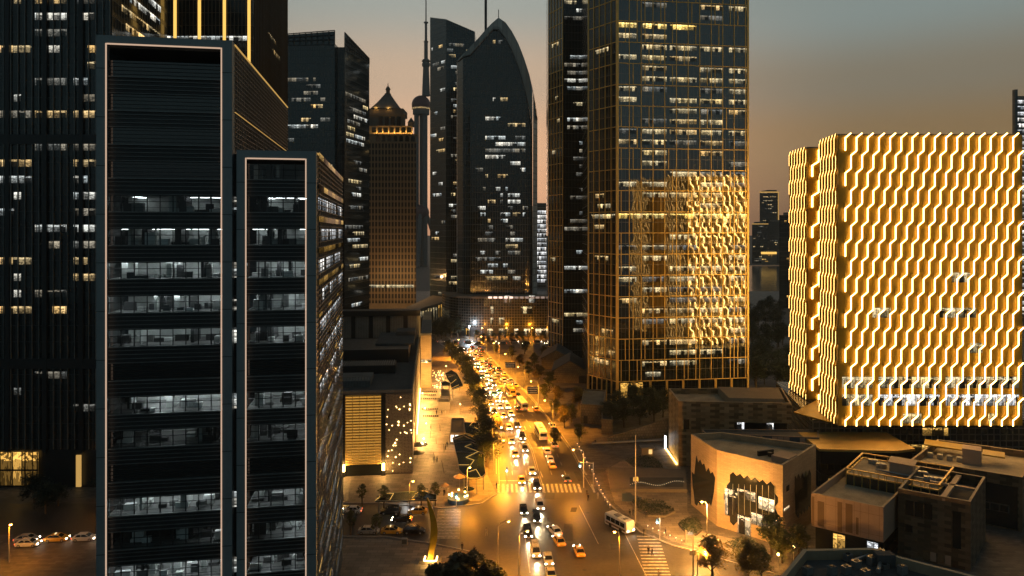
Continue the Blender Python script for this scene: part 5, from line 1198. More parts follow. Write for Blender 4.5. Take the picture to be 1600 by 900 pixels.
for i, (px, py) in enumerate(((1187, 888), (1216, 892), (1240, 880))):
    x, y = G(px, py); T = thing('garden_lamp', ('globe lamp left of the museum shrubs', 'globe lamp nearest the corner roof parapet', 'globe lamp behind the museum shrubs')[i], 'lamp', (x, y, 0)); mb = MB(); mb.tube([(x, y, 0), (x, y, 3)], .06, 8); mb.build('pole', 'pole', T); mb = MB(); mb.ball((x, y, 3.2), .25, 10); mb.build('globe', 'globe', T); lamp_light(T, (x, y, 3.6), 700)
# plaza globe lamps
for i, (px, py) in enumerate(((662, 705), (666, 680), (664, 655), (652, 635), (690, 600), (672, 597), (719, 648), (640, 700), (648, 668), (697, 585), (712, 612), (660, 630))):
    x, y = G(px, py); T = thing('plaza_lamp', '%s small lamp post on the pedestrian plaza, counting by distance' % nth(i), 'lamp', (x, y, 0), 'plaza lamp posts')
    mb = MB(); mb.tube([(x, y, 0), (x, y, 3.6)], [.09, .05], 6); mb.build('pole', 'pole', T); mb = MB(); mb.ball((x, y, 3.8), .26, 8); mb.build('globe', 'globe', T); lamp_light(T, (x, y, 4.2), 9000, (1, .46, .11), .25)
# string lights over the far plaza
T = thing('string_lights', 'warm string lights hung over the far end of the plaza', 'string lights', (*G(680, 600), 0)); rgs = random.Random(2)
for i in range(46):
    px, py = rgs.uniform(671, 694), rgs.uniform(578, 606); c = GZ(px, py, 3.4); mb = MB(); mb.ball((*c, 3.4), .13, 6); mb.build('bulb', 'globe', T)
mb = MB()
for i in range(5): a, b = GZ(671, 580 + i * 6, 3.4), GZ(696, 576 + i * 6, 3.4); mb.beam((*a, 3.5), (*b, 3.5), .04)
for px, py in ((671, 582), (696, 578), (671, 606), (696, 602)): c = GZ(px, py, 0); mb.beam((*c, 0), (*c, 3.5), .08)
mb.build('wire', 'black', T)

# ------------------------------------------------------------------ traffic signals and road signs
def signal(px, py, h, label, arm=0, back=False):
    x, y = G(px, py); T = thing('traffic_light', label, 'traffic light', (x, y, 0), 'traffic lights'); mb = MB(); mb.tube([(x, y, 0), (x, y, h)], .1, 8)
    if arm: mb.tube([(x, y, h - .3), (x + arm, y, h)], .07, 8)
    mb.build('pole', 'pole', T); cx = x + arm
    mb = MB(); mb.box(cx - .25, cx + .25, y - .15, y + .15, h - 1.3, h); mb.build('signal_box', 'black', T)
    mb = MB(); mb.ball((cx, y - .2, h - 1.05), .17, 8); mb.build('green_lamp', 'signal', T)
    mb = MB(); mb.ball((cx, y - .12, h - .3), .13, 8); mb.build('red_lamp', 'black', T)
    lamp_light(T, (cx, y - .7, h - 1.05), 160, (.4, .9, 1), .1)
signal(713, 793, 3.6, 'traffic light with a cyan glow at the left corner by the zebra'); signal(792, 757, 4.6, 'traffic light with a cyan glow beside the roadside trees'); signal(927, 765, 7.0, 'traffic light on a long arm beside the near zebra crossing', -3.4); signal(1031, 842, 4.6, 'traffic light at the foot of the right zebra crossing', -.6)
def road_sign(px, py, pt, w, h_, label):
    x, y = G(px, py); zt = Z(pt, y); T = thing('road_sign', label, 'road sign', (x, y, 0), 'blue direction signs')
    mb = MB(); mb.tube([(x, y, 0), (x, y, zt)], .13, 8); mb.beam((x, y, zt - .5), (x - w, y, zt - .5), .12); mb.build('pole', 'pole', T)
    mb = MB(); mb.box(x - w - .2, x - .3, y - .12, y - .02, zt - h_, zt); b = mb.build('sign_panel', 'sign_blue', T)
    mb = MB(); rg = random.Random(px)
    for r in range(3):
        u = x - w; z = zt - h_ * (.22 + r * .3)
        mb.box(u, u + .25, y - .15, y - .125, z - .2, z + .2); u += .5
        while u < x - .8: w_ = rg.uniform(.14, .34); mb.box(u, u + w_, y - .15, y - .125, z - h_ * .07, z + h_ * .07); u += w_ + .1
    mb.build('lettering', 'sign_text', b)
road_sign(806, 598, 566, 4.4, 2.4, 'blue direction sign farther up the right side of the road'); road_sign(842, 640, 604, 4.0, 2.7, 'blue direction sign nearer on the right side of the road')
# tall poles on the right plaza
for px, py, pt, lb in ((993, 818, 680, 'tall bare grey mast on the right plaza with two small boxes'), (1083, 905, 826, 'thin signal mast on the orange pavement')):
    x, y = G(px, py); T = thing('mast', lb, 'mast', (x, y, 0)); mb = MB(); mb.tube([(x, y, 0), (x, y, Z(pt, y))], [.15, .09], 8); mb.build('pole', 'pole', T)
    mb = MB(); z = Z(pt, y) * .48; mb.box(x - .55, x - .2, y - .2, y + .2, z, z + .9); mb.box(x + .2, x + .6, y - .2, y + .2, z, z + 1); mb.build('box', 'steel', T)
# flat sign by the museum
x, y = G(1072, 848); T = thing('plaza_sign', 'small lit letter sign on a post in front of the round bed', 'sign', (x, y, 0)); mb = MB(); mb.beam((x, y, 0), (x, y, 2.6), .25); mb.build('post', 'pole', T)
mb = MB()
for i, h_ in enumerate((.55, .7, .5, .62)):                       # small unreadable letter strokes
    mb.beam((x + .35 + i * .32, y, 1.7), (x + .42 + i * .32, y, 1.7 + h_), .09); mb.beam((x + .56 + i * .32, y, 1.7), (x + .49 + i * .32, y, 1.7 + h_), .09)
mb.beam((x, y, 1.66), (x + 1.7, y, 1.66), .08); mb.build('lettering', emat('letter_glow', (1, .8, .5), .7), T)

# ------------------------------------------------------------------ plaza structures on the left
def canopy(name, label, pts, z, lines, loc=None):
    f_ = [GZ(*p, z) for p in pts]; ar = sum(f_[i][0] * f_[(i + 1) % len(f_)][1] - f_[(i + 1) % len(f_)][0] * f_[i][1] for i in range(len(f_)))
    if ar < 0: f_ = f_[::-1]
    T = thing(name, label, 'canopy', (*f_[0], 0)); mb = MB(); mb.prism(f_, z - .25, z, bottom=True); mb.build('roof', 'roofglass', T)
    mb = MB()
    for i, p in enumerate(f_): mb.beam((*p, z + .03), (*f_[(i + 1) % len(f_)], z + .03), .16, .12)
    mb.build('roof_edge', 'frame', T)
    for p in inset(f_, .6)[::2]:
        mb = MB(); mb.beam((*p, .06), (*p, z - .25), .2); mb.build('post', 'frame', T)
    for ln in lines:
        mb = MB(); q = [GZ(*p, z + .1) for p in ln[0]]
        for a, b in zip(q, q[1:]): mb.beam((*a, z + .12), (*b, z + .12), (.09 if ln[1] != 'steel' else .16), .06)
        mb.build('light_line' if ln[1] != 'steel' else 'roof_rib', ln[1], T)
    return T
M['led_line2'] = emat('canopy_led', (1, .58, .14), 1.1)
def zz(*p): return [(640 + a / 6.43, 640 + b / 6.43) for a, b in p]
canopy('canopy', 'largest dark glass canopy with zigzag light lines, beside the roadside trees', zz((430, 285), (480, 265), (560, 245), (640, 280), (700, 300), (745, 400), (752, 560), (765, 640), (740, 668), (680, 692), (600, 690), (525, 640), (495, 600), (480, 500)), 4.2,
       [(zz((620, 345), (555, 370), (740, 440)), 'led_dim'), (zz((708, 412), (566, 480), (648, 508), (610, 560)), 'led_line2'), (zz((595, 625), (668, 600), (718, 682)), 'led_line2'), (zz((445, 345), (520, 325), (620, 325), (745, 385)), 'steel'), (zz((470, 425), (660, 432)), 'steel'), (zz((440, 300), (545, 262), (660, 320)), 'steel'), (zz((490, 555), (600, 555)), 'led_line2')])
canopy('canopy', 'small dark glass canopy behind the largest one, with two short light lines', zz((545, 130), (690, 130), (705, 250), (640, 262), (560, 235)), 4.2, [(zz((635, 125), (605, 160)), 'led_line2'), (zz((655, 180), (705, 200)), 'led_line2')])
def zy(*p): return [(640 + a / 7.5, 540 + b / 7.5) for a, b in p]
canopy('canopy', 'far pointed dark canopy with slanted light lines at the upper plaza', zy((415, 325), (490, 285), (560, 330), (600, 400), (628, 470), (490, 515), (475, 440), (440, 390)), 4.5, [(zy((490, 440), (545, 395)), 'led_line2'), (zy((488, 500), (575, 460)), 'led_line2'), (zy((450, 370), (510, 350)), 'led_dim'), (zy((430, 340), (540, 345)), 'steel')])
canopy('canopy', 'small square dark canopy over a lit kiosk, mid plaza', zy((365, 435), (420, 415), (485, 440), (470, 465), (380, 468)), 4.5, [])
canopy('canopy', 'low wide dark canopy with amber light lines, in front of the mall', [(586, 783), (600, 771), (640, 768), (660, 768), (682, 773), (682, 781), (640, 782)], 3.0, [([(586, 782), (600, 772)], 'led_line2'), ([(609, 781), (615, 771), (598, 771)], 'led_line2'), ([(644, 778), (656, 766), (668, 768)], 'led_line2')])
def kiosk(px0, px1, py0, py1, zt, label, wins):
    a, b = GZ(px0, py1, zt), GZ(px1, py1, zt); d = GZ(px0, py0, zt)[1]; T = thing('kiosk', label, 'kiosk', (a[0], a[1], 0))
    W = [a, b, (b[0] - 1.0, d), (a[0] - 1.0, d)]; walls(T, W, .06, zt, 'stonedark', 'concrete', 'roofgrey', .25, .3)
    for i, (u0, u1) in enumerate(wins): L = b[0] - a[0]; face(a, b, rect(L * u0, L * u1, .8, zt - .7), .06, M['kglow'], T, 'lit_window')
    return T
M['kglow'] = emat('kiosk_glow', (1, .9, .72), 2.2)
kiosk(703, 725, 653, 676, 3.6, 'dark-roofed kiosk with three bright windows, beside the largest canopy', [(.06, .28), (.38, .62), (.7, .92)])
kiosk(688, 703, 608, 619, 3.4, 'plain grey-roofed kiosk under the square canopy', [(.2, .8)])
kiosk(685, 703, 622, 628, 3.2, 'low dark kiosk in front of the plain grey-roofed one', [])
x, y = G(634, 785); T = thing('lightbox', 'bright white advertising lightbox in front of the mall', 'lightbox', (x, y, 0)); mb = MB(); mb.box(x - .6, x + .6, y - .15, y + .15, .06, .5); mb.build('base', 'black', T); mb = MB(); mb.box(x - .55, x + .55, y - .14, y + .14, .5, 2.6); mb.build('panel', emat('lightbox_glow', (.95, .97, 1), 3), T); lamp_light(T, (x, y - 1, 1.6), 120, (1, .95, .85), .3)
# little market stalls and round parasols by the corner
def parasol(px, py, r, h, label, m):
    x, y = G(px, py); T = thing('parasol', label, 'parasol', (x, y, 0)); mb = MB(); mb.tube([(x, y, 0), (x, y, h)], .05, 6); mb.build('pole', 'pole', T)
    mb = MB(); n_ = 10
    for i in range(n_): a, b = 2 * pi * i / n_, 2 * pi * (i + 1) / n_; mb.poly([(x, y, h + .1), (x + r * cos(a), y + r * sin(a), h - .6), (x + r * cos(b), y + r * sin(b), h - .6)]); mb.poly([(x, y, h + .05), (x + r * cos(b), y + r * sin(b), h - .65), (x + r * cos(a), y + r * sin(a), h - .65)])
    mb.build('shade', m, T)
parasol(718, 768, 1.6, 4.4, 'pale round parasol topping the corner flower stall', 'panelpink'); parasol(695, 772, 1.1, 2.8, 'small pale parasol left of the corner stall', 'panelpink'); parasol(732, 775, 1.5, 2.4, 'small dark parasol right of the corner stall', 'roofglass'); parasol(655, 708, 2.6, 3.2, 'wide dark parasol over the plaza stall beside the mall', 'roofglass'); parasol(652, 718, 2.2, 2.6, 'dark parasol in front of the wide one beside the mall', 'leafdark')
T = thing('flower_stall', 'round corner stall with glowing lanterns under parasols', 'stall', (*G(716, 783), 0)); x, y = G(716, 784); mb = MB(); mb.tube([(x, y, .06), (x, y, 1.1)], 2.6, 16); mb.build('counter', 'panelblue', T)
for i in range(8): a = i * .8; mb = MB(); mb.ball((x + 2.2 * cos(a), y + 2.2 * sin(a), 1.5 + .3 * (i % 3)), .22, 8); mb.build('lantern', 'globe', T)
lamp_light(T, (x, y, 2.6), 800)
# sculpture
x, y = G(673, 877); T = thing('sculpture', 'tall twisted blade sculpture on a lit square plinth', 'sculpture', (x, y, 0))
prof = [(.1, -.5, .55), (.3, -.4, .6), (.75, -.2, .68), (.9, 0, .68), (.75, .1, .6), (.3, .2, .45), (-.2, .2, .25), (-.5, .1, .06)]; mb = MB(); hs = [0.5, 2.2, 4.2, 6.2, 8.0, 10, 11.6, 12.6]; rings = []
for (cx, cy, w_), z in zip(prof, hs):
    a = .5 - z * .05; rings.append([(x + cx - .2 + w_ * cos(a) * s - .3 * t * sin(a), y + cy + w_ * sin(a) * s + .3 * t * cos(a), z) for s, t in ((-1, -1), (1, -1), (1, 1), (-1, 1))])
for r0, r1 in zip(rings, rings[1:]):
    for k in range(4): mb.poly([r0[k], r0[(k + 1) % 4], r1[(k + 1) % 4], r1[k]])
mb.poly(rings[-1]); mb.build('blade', 'gold', T)
mb = MB(); mb.box(x - 2.2, x + 2.2, y - 1.4, y + 1.4, .06, .5); mb.build('plinth', 'stone', T)
mb = MB()
for a, b in (((-1.2, -1), (1.2, -1)), ((1.2, -1), (1.2, 1)), ((-1.2, 1), (-1.2, -1))): mb.beam((x + a[0], y + a[1], .56), (x + b[0], y + b[1], .56), .2, .14)
mb.build('base_light', M['globe'], T); lamp_light(T, (x + .2, y - 1.8, .9), 500, (1, .6, .18), .2)
# bollards
mb = MB(); mb.tube([(0, 0, 0), (0, 0, .7)], .11, 8); b0 = mb.build('post', 'steel'); T = thing('bollard', 'lit bollard', 'bollard'); b0.parent = T
mb = MB(); mb.ball((0, 0, .78), .13, 8); c0 = mb.build('cap', emat('bollard_glow', (1, .78, .5), 2.5)); c0.parent = T
bl = [(902, 697), (905, 702), (908, 708), (911, 714), (914, 719), (917, 726), (921, 732), (925, 738), (928, 745), (931, 752), (933, 757), (936, 763), (939, 770), (942, 776), (945, 782), (949, 789), (953, 794), (1012, 827), (1020, 831), (1029, 834), (1038, 838), (1047, 842), (1056, 846), (1065, 850)]
for i, p in enumerate(bl):
    lb = '%s lit bollard along the right plaza edge, counting from the far end' % nth(i)
    if i == 0: T.location = (*G(*p), 0); T['label'] = lb; T['group'] = 'bollards along the right plaza edge'
    else: dup(T, (*G(*p), 0), 0, lb, 'bollards along the right plaza edge')
for px, py, lb in ((555, 800, 'dark information pillar at the left side street'), (637, 832, 'pale utility cabinet at the left side street')):
    x, y = G(px - 5, py + 20); T = thing('street_cabinet', lb, 'cabinet', (x, y, 0)); mb = MB(); mb.box(x - .6, x + .6, y - .3, y + .3, .06, 3.2 if px < 600 else 1.5); mb.build('body', 'black' if px < 600 else 'steel', T); mb = MB(); mb.box(x - .5, x + .5, y - .33, y - .31, .4, 3 if px < 600 else 1.3); mb.build('door', 'roofdark', T)

# ------------------------------------------------------------------ trees
def make_tree(name, h, r, leafm, seed, n=1500, trunk_h=None, gap=.5, lsz=(.16, .4)):
    rg = random.Random(seed); T = thing(name, 'tree', 'tree'); th = trunk_h or h * .35
    mb = MB(); mb.tube([(0, 0, 0), (.05, .05, th * .6), (rg.uniform(-.2, .2), rg.uniform(-.2, .2), th), (rg.uniform(-.3, .3), rg.uniform(-.3, .3), h * .8)], [.05 * r + .1, .04 * r + .08, .1, .03], 7)
    cl = []
    nb = 9
    for i in range(nb):
        a = i * 2.4 + rg.uniform(-.3, .3); t = (i + .5) / nb; zz_ = th * .8 + (h - th) * t * .9; rr = r * (1 - abs(t - .4) * .9) * rg.uniform(.55, .95)
        e = (rr * cos(a), rr * sin(a), zz_ + rg.uniform(.2, .9)); mb.tube([(0, 0, zz_ - (h - th) * .25), (e[0] * .5, e[1] * .5, zz_ - .2), e], [.08, .06, .02], 5); cl.append((e, r * rg.uniform(.28, .5)))
        cl.append(((e[0] * .5 + rg.uniform(-.5, .5), e[1] * .5 + rg.uniform(-.5, .5), e[2] + rg.uniform(-.2, .6)), r * rg.uniform(.22, .42)))
    cl.append(((0, 0, h * .93), r * .3))
    mb.build('trunk', 'bark', T)
    mb = MB()
    for _ in range(n):
        c, cr = rg.choice(cl); v = Vector((rg.gauss(0, 1), rg.gauss(0, 1), rg.gauss(0, .75))); v = v.normalized() * cr * (rg.random() ** .45)
        p = Vector(c) + v; s = rg.uniform(*lsz); a = rg.uniform(0, 6.28); t1 = Vector((cos(a), sin(a), rg.uniform(-.6, .6))) * s; t2 = Vector((-sin(a), cos(a), rg.uniform(-.6, .6))) * s * .6
        mb.poly([p - t1, p + t2 * .9, p + t1, p - t2])
    mb.build('crown', leafm, T); return T
protos = {}
def plant(kind, x, y, label, group, scale=1, rz=0):
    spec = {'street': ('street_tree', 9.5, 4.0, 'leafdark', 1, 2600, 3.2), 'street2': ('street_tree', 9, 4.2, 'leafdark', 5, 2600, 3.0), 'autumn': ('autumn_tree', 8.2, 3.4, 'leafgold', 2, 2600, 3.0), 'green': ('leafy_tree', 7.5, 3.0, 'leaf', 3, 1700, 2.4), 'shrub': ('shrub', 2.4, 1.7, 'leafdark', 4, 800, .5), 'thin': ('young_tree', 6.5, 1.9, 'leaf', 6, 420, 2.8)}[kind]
    if kind not in protos:
        T = make_tree(*spec[:5], n=spec[5], trunk_h=spec[6]); protos[kind] = T; T.location = (x, y, 0); T.rotation_euler = (0, 0, rz); T.scale = (scale,) * 3; T['label'] = label; T['group'] = group
    else: T = dup(protos[kind], (x, y, 0), rz, label, group, scale)
    T['category'] = 'shrub' if kind == 'shrub' else 'tree'
    return T
rgt = random.Random(21)
y = 196; i = 0
while y < 372:
    x = interp(LK, y) - 2.6 + rgt.uniform(-.4, .4)
    plant('street' if i % 2 else 'street2', x, y, '%s dense dark tree in the left roadside row, counting from the junction' % nth(i), 'trees in the left roadside row', rgt.uniform(.85, 1.12), rgt.uniform(0, 6)); i += 1; y += rgt.uniform(9.5, 12)
i = 0
for px, py in ((868, 700), (882, 668), (868, 650), (850, 625), (872, 632), (893, 660), (905, 690), (842, 600), (826, 590), (858, 610), (812, 575), (835, 575), (800, 562), (850, 560), (820, 553), (775, 553), (905, 640), (880, 590)):
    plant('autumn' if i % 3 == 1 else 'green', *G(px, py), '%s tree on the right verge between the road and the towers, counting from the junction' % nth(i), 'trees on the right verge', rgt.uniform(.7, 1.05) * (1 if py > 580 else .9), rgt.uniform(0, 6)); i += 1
for i, (px, py, s) in enumerate(((955, 672, 1.1), (975, 668, 1.2), (1000, 664, 1.2), (1022, 660, 1.25), (965, 655, 1.2), (990, 648, 1.3), (1015, 648, 1.2), (1036, 652, 1.2), (945, 662, .9))):
    plant('street', *G(px, py), '%s tree of the black grove behind the sloping ramp wall, counting from the left' % nth(i), 'grove behind the ramp wall', s * .85, rgt.uniform(0, 6))
for i, (px, py, s, k) in enumerate(((1113, 905, .95, 'autumn'), (1170, 915, .95, 'autumn'), (1205, 868, 1.1, 'green'), (1190, 905, .8, 'green'), (1222, 880, .9, 'green'), (1248, 868, .8, 'green'))):
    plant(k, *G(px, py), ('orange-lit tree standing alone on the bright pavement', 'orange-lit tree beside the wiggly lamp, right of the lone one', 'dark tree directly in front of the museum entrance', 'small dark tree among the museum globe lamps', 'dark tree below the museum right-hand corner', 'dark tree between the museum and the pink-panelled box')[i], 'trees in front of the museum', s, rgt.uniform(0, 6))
for i, (px, py, s) in enumerate(((600, 797, .9), (658, 795, .9), (680, 790, .85), (548, 835, .8), (588, 838, .75), (566, 790, .8))):
    plant('thin', *G(px, py), '%s thin young tree along the left side street, counting from the right' % nth([2, 1, 0, 5, 3, 4][i]), 'thin trees along the left side street', s, rgt.uniform(0, 6))
for i, (px, py, s) in enumerate(((735, 900, 1.5), (700, 905, 1.1), (680, 900, 1.0), (760, 905, 1.2), (775, 908, 1.), (720, 908, 1.6))):
    plant('shrub', *G(px, py + 14), '%s bushy plant on the bottom pavement corner, counting from the left' % nth([3, 1, 0, 4, 5, 2][i]), 'bushes on the bottom corner', s * 1.3, rgt.uniform(0, 6))
for i in range(14):
    plant('street2', rgt.uniform(-150, -92), rgt.uniform(160, 176), '%s black tree in the unlit garden below the amber lobby' % nth(i), 'garden trees below the amber lobby', rgt.uniform(.6, .8), rgt.uniform(0, 6))
i = 0
for px in range(1172, 1235, 9):
    for Y in (300, 345, 400, 480, 560):
        plant('street', X(px + rgt.uniform(-4, 4), Y), Y + rgt.uniform(-12, 12), '%s dark park tree between bronze-gridded tower and river' % nth(i), 'park trees beside the river', rgt.uniform(.9, 1.5), rgt.uniform(0, 6)); i += 1
for i, (px, Y) in enumerate(((660, 440), (672, 446), (684, 438), (696, 436), (668, 425), (680, 420), (705, 425), (715, 430), (690, 420), (655, 428))):
    plant('street', X(px, Y), Y, '%s dark tree before the curved arcade at the street end' % nth(i), 'trees at the street end', rgt.uniform(1.1, 1.4), rgt.uniform(0, 6))
for i, px in enumerate(range(745, 860, 9)):
    Y = rgt.uniform(405, 428); plant('green', X(px, Y), Y, '%s small tree along the foot of the curved podium, counting from the left' % nth(i), 'trees along the curved podium', rgt.uniform(.6, .9), rgt.uniform(0, 6))
sh = [(-49, 143), (-47.5, 139), (-48, 134)]
for i, p in enumerate(sh): plant('shrub', *p, '%s dark bush in the planter beside the framed office tower' % nth(i), 'planter bushes', 1.4, i)

# ------------------------------------------------------------------ vehicles
def make_car(name, paint, kind='sedan', sign=False, lights=True):
    T = thing(name, name, 'car'); W_ = .9
    if kind == 'sedan': L_, low, hi, cab = 4.6, .98, 1.45, (-1.75, -1.1, .45, 1.25)
    elif kind == 'suv': L_, low, hi, cab = 4.7, 1.08, 1.72, (-2.2, -1.8, .55, 1.3)
    else: L_, low, hi, cab = 4.9, 1.1, 1.95, (-2.35, -2.2, 1.25, 1.85); 
    l2 = L_ / 2
    secs = [(-l2, .34, low * .72, W_ * .82), (-l2 + .12, .26, low * .96, W_ * .95), (-l2 + .7, .22, low, W_), (cab[3], .22, low, W_), (l2 - .5, .24, low * .84, W_ * .97), (l2 - .08, .30, low * .70, W_ * .86), (l2, .36, low * .58, W_ * .8)]
    def loft(mb, secs, mi=0):
        rings = [[(-w_, y_, a), (w_, y_, a), (w_ * 1.0, y_, a + (b - a) * .6), (w_ * .93, y_, b), (-w_ * .93, y_, b), (-w_, y_, a + (b - a) * .6)] for y_, a, b, w_ in secs]
        for r0, r1 in zip(rings, rings[1:]):
            for k in range(6): mb.poly([r0[k], r0[(k + 1) % 6], r1[(k + 1) % 6], r1[k]][::-1], mi)
        mb.poly(rings[0], mi); mb.poly(rings[-1][::-1], mi)
    mb = MB(); loft(mb, secs); body = mb.build('body', paint, T)
    mb = MB(); a, b, c, d = cab; wb, wt = W_ * .92, W_ * .74
    B = [(-wb, a, low - .02), (wb, a, low - .02), (wb, d, low - .02), (-wb, d, low - .02)]; Tt = [(-wt, b, hi), (wt, b, hi), (wt, c, hi), (-wt, c, hi)]
    mb.hexa(B + Tt); mb.build('windows', 'carglass', T)
    mb = MB(); mb.box(-wt - .02, wt + .02, b - .03, c + .03, hi - .02, hi + .05)
    for s in (-1, 1):
        mb.beam((s * wb, d, low), (s * wt, c, hi), .07); mb.beam((s * wb, a, low), (s * wt, b, hi), .09); mb.beam((s * (wb + .0), (a + d) / 2 - .1, low), (s * (wt + .02), (b + c) / 2 - .1, hi), .08)
    mb.build('roof', paint, T)
    for sx in (-1, 1):
        for yy in (-l2 + .85, l2 - .9):
            mb = MB(); mb.tube([(sx * (W_ - .16), yy, .33), (sx * (W_ + .03), yy, .33)], .33, 12); wh = mb.build('wheel', 'rubber', T); mb = MB(); mb.tube([(sx * (W_ + .02), yy, .33), (sx * (W_ + .045), yy, .33)], .2, 10); mb.build('rim', 'silver', wh)
        mb = MB(); mb.box(sx * .66 - .17, sx * .66 + .17, l2 - .16, l2 - .0, low * .56, low * .72); mb.build('headlight', 'headlight' if lights else 'silver', T)
        mb = MB(); mb.box(sx * .66 - .17, sx * .66 + .17, -l2 - .02, -l2 + .1, low * .66, low * .82); mb.build('taillight', 'taillight' if lights else 'carred', T)
    mb = MB(); mb.box(-.3, .3, l2 - .02, l2 + .01, .36, .5); mb.build('number_plate', 'white', T)
    if sign: mb = MB(); mb.box(-.3, .3, -.35, -.15, hi + .05, hi + .2); mb.build('roof_sign', emat('taxi_sign_glow', (1, .75, .4), 1.5), T)
    return T
def make_bus(name, paint, L_, hh, stripe):
    T = thing(name, name, 'bus'); l2 = L_ / 2; W_ = 1.25; mb = MB()
    secs = [(-l2, .5, hh - .3, W_ * .92), (-l2 + .25, .32, hh - .04, W_), (l2 - .35, .32, hh - .04, W_), (l2 - .08, .4, hh - .35, W_ * .96), (l2, .5, hh * .45, W_ * .92)]
    rings = [[(-w_, y_, a), (w_, y_, a), (w_, y_, b - .15), (w_ * .9, y_, b), (-w_ * .9, y_, b), (-w_, y_, b - .15)] for y_, a, b, w_ in secs]
    for r0, r1 in zip(rings, rings[1:]):
        for k in range(6): mb.poly([r0[k], r0[(k + 1) % 6], r1[(k + 1) % 6], r1[k]][::-1])
    mb.poly(rings[0]); mb.poly(rings[-1][::-1]); mb.build('body', paint, T)
    for s in (-1, 1):
        mb = MB(); n_ = int(L_ / 1.5)
        for i in range(n_): y0 = -l2 + .6 + i * (L_ - 1.2) / n_; mb.box(s * W_ - .01, s * W_ + .012, y0, y0 + (L_ - 1.2) / n_ - .12, hh * .48, hh * .82)
        mb.build('side_windows', 'carglass', T)
        mb = MB(); mb.box(s * W_ - .01, s * W_ + .011, -l2 + .4, l2 - .5, hh * .22, hh * .36); mb.build('stripe', stripe, T)
        for yy in (-l2 + 1.9, l2 - 2.0): mb = MB(); mb.tube([(s * (W_ - .25), yy, .48), (s * (W_ + .02), yy, .48)], .48, 12); mb.build('wheel', 'rubber', T)
        mb = MB(); mb.box(s * .85 - .2, s * .85 + .2, l2 - .06, l2 + .02, .7, .95); mb.build('headlight', 'headlight', T); mb = MB(); mb.box(s * .9 - .15, s * .9 + .15, -l2 - .02, -l2 + .05, .75, 1.1); mb.build('taillight', 'taillight', T)
    mb = MB(); mb.poly([(-W_ * .85, l2 - .005, hh * .47), (W_ * .85, l2 - .005, hh * .47), (W_ * .85, l2 - .1, hh * .86), (-W_ * .85, l2 - .1, hh * .86)][::-1]); mb.box(-W_ * .8, W_ * .8, -l2 - .02, -l2 + .02, hh * .5, hh * .8); mb.build('windscreen', 'carglass', T)
    mb = MB(); mb.box(-.6, .6, -1.2, .3, hh - .03, hh + .16); mb.box(-.45, .45, 1.6, 2.4, hh - .03, hh + .1); mb.build('roof_hatch', 'steel', T)
    return T
PR = {}
CARS = {'white': ('white', 'sedan', False), 'silver': ('silver', 'sedan', False), 'black': ('carblack', 'sedan', False), 'grey': ('cargrey', 'sedan', False), 'taxi': ('caryellow', 'sedan', True), 'green': ('cargreen', 'sedan', True), 'whitesuv': ('white', 'suv', False), 'blacksuv': ('carblack', 'suv', False), 'greysuv': ('cargrey', 'suv', False), 'van': ('silver', 'van', False), 'red': ('carred', 'sedan', False)}
DESC = {'white': 'white saloon car', 'silver': 'silver saloon car', 'black': 'black saloon car', 'grey': 'dark grey saloon car', 'taxi': 'yellow taxi', 'green': 'turquoise taxi', 'whitesuv': 'white sport utility car', 'blacksuv': 'black sport utility car', 'greysuv': 'grey sport utility car', 'van': 'silver van', 'red': 'red saloon car'}
KN = {'taxi': 'taxi', 'green': 'taxi', 'van': 'van', 'whitesuv': 'sport_utility_car', 'blacksuv': 'sport_utility_car', 'greysuv': 'sport_utility_car'}
def car(kind, x, y, ang, label, group, lit_=True, beam=0):
    key = (kind, lit_)
    if key not in PR:
        T = make_car(KN.get(kind, 'saloon_car'), *CARS[kind][:1], kind=CARS[kind][1], sign=CARS[kind][2], lights=lit_); PR[key] = T
        T.location = (x, y, .016); T.rotation_euler = (0, 0, ang); T['label'] = label; T['group'] = group
    else: T = dup(PR[key], (x, y, .016), ang, label, group)
    T['category'] = 'taxi' if kind in ('taxi', 'green') else 'van' if kind == 'van' else 'car'
    return T
BEAMS = []
rgc = random.Random(33)
# oncoming near cars (front towards us), measured on the photo
on = [('silver', -.2, 218.7), ('taxi', .95, 206), ('greysuv', 3.8, 211), ('blacksuv', 3.3, 223), ('silver', 5.4, 191.5), ('taxi', 2.5, 184.5), ('blacksuv', 6.3, 180.5), ('black', 2.7, 165), ('whitesuv', 6.6, 167.5), ('blacksuv', 5.6, 160.5), ('blacksuv', 3.4, 152.5), ('van', 4.8, 143.6), ('silver', 7.2, 140.2), ('silver', 7.4, 134)]
for i, (k, x, y) in enumerate(sorted(on, key=lambda c: c[2])):
    car(k, x, y, pi + .06, '%s with headlights on, %s oncoming car from the bottom edge' % (DESC[k], nth(i)), 'oncoming cars'); BEAMS.append((x, y))
n_on = len(on); kinds = ['white', 'silver', 'taxi', 'black', 'grey', 'whitesuv', 'silver', 'white', 'grey', 'van', 'black', 'green', 'blacksuv']
i = n_on; q = []
for t in (.12, .27, .41):
    y = {.12: 252, .27: 232, .41: 236}[t] + rgc.uniform(0, 4)
    while y < 398: q.append((t, y)); y += rgc.uniform(8.5, 15)
for t, y in sorted(q, key=lambda c: c[1]):
    k = rgc.choice(kinds); x = lane(t, y) + rgc.uniform(-.2, .2)
    car(k, x, y, pi - heading(t, y) if False else pi + atan2(-(lane(t, y + 4) - lane(t, y - 4)), 8), '%s, %s oncoming car up the street from the junction' % (DESC[k], nth(i)), 'oncoming cars'); i += 1
    if y < 330 and rgc.random() < .45: BEAMS.append((x, y))
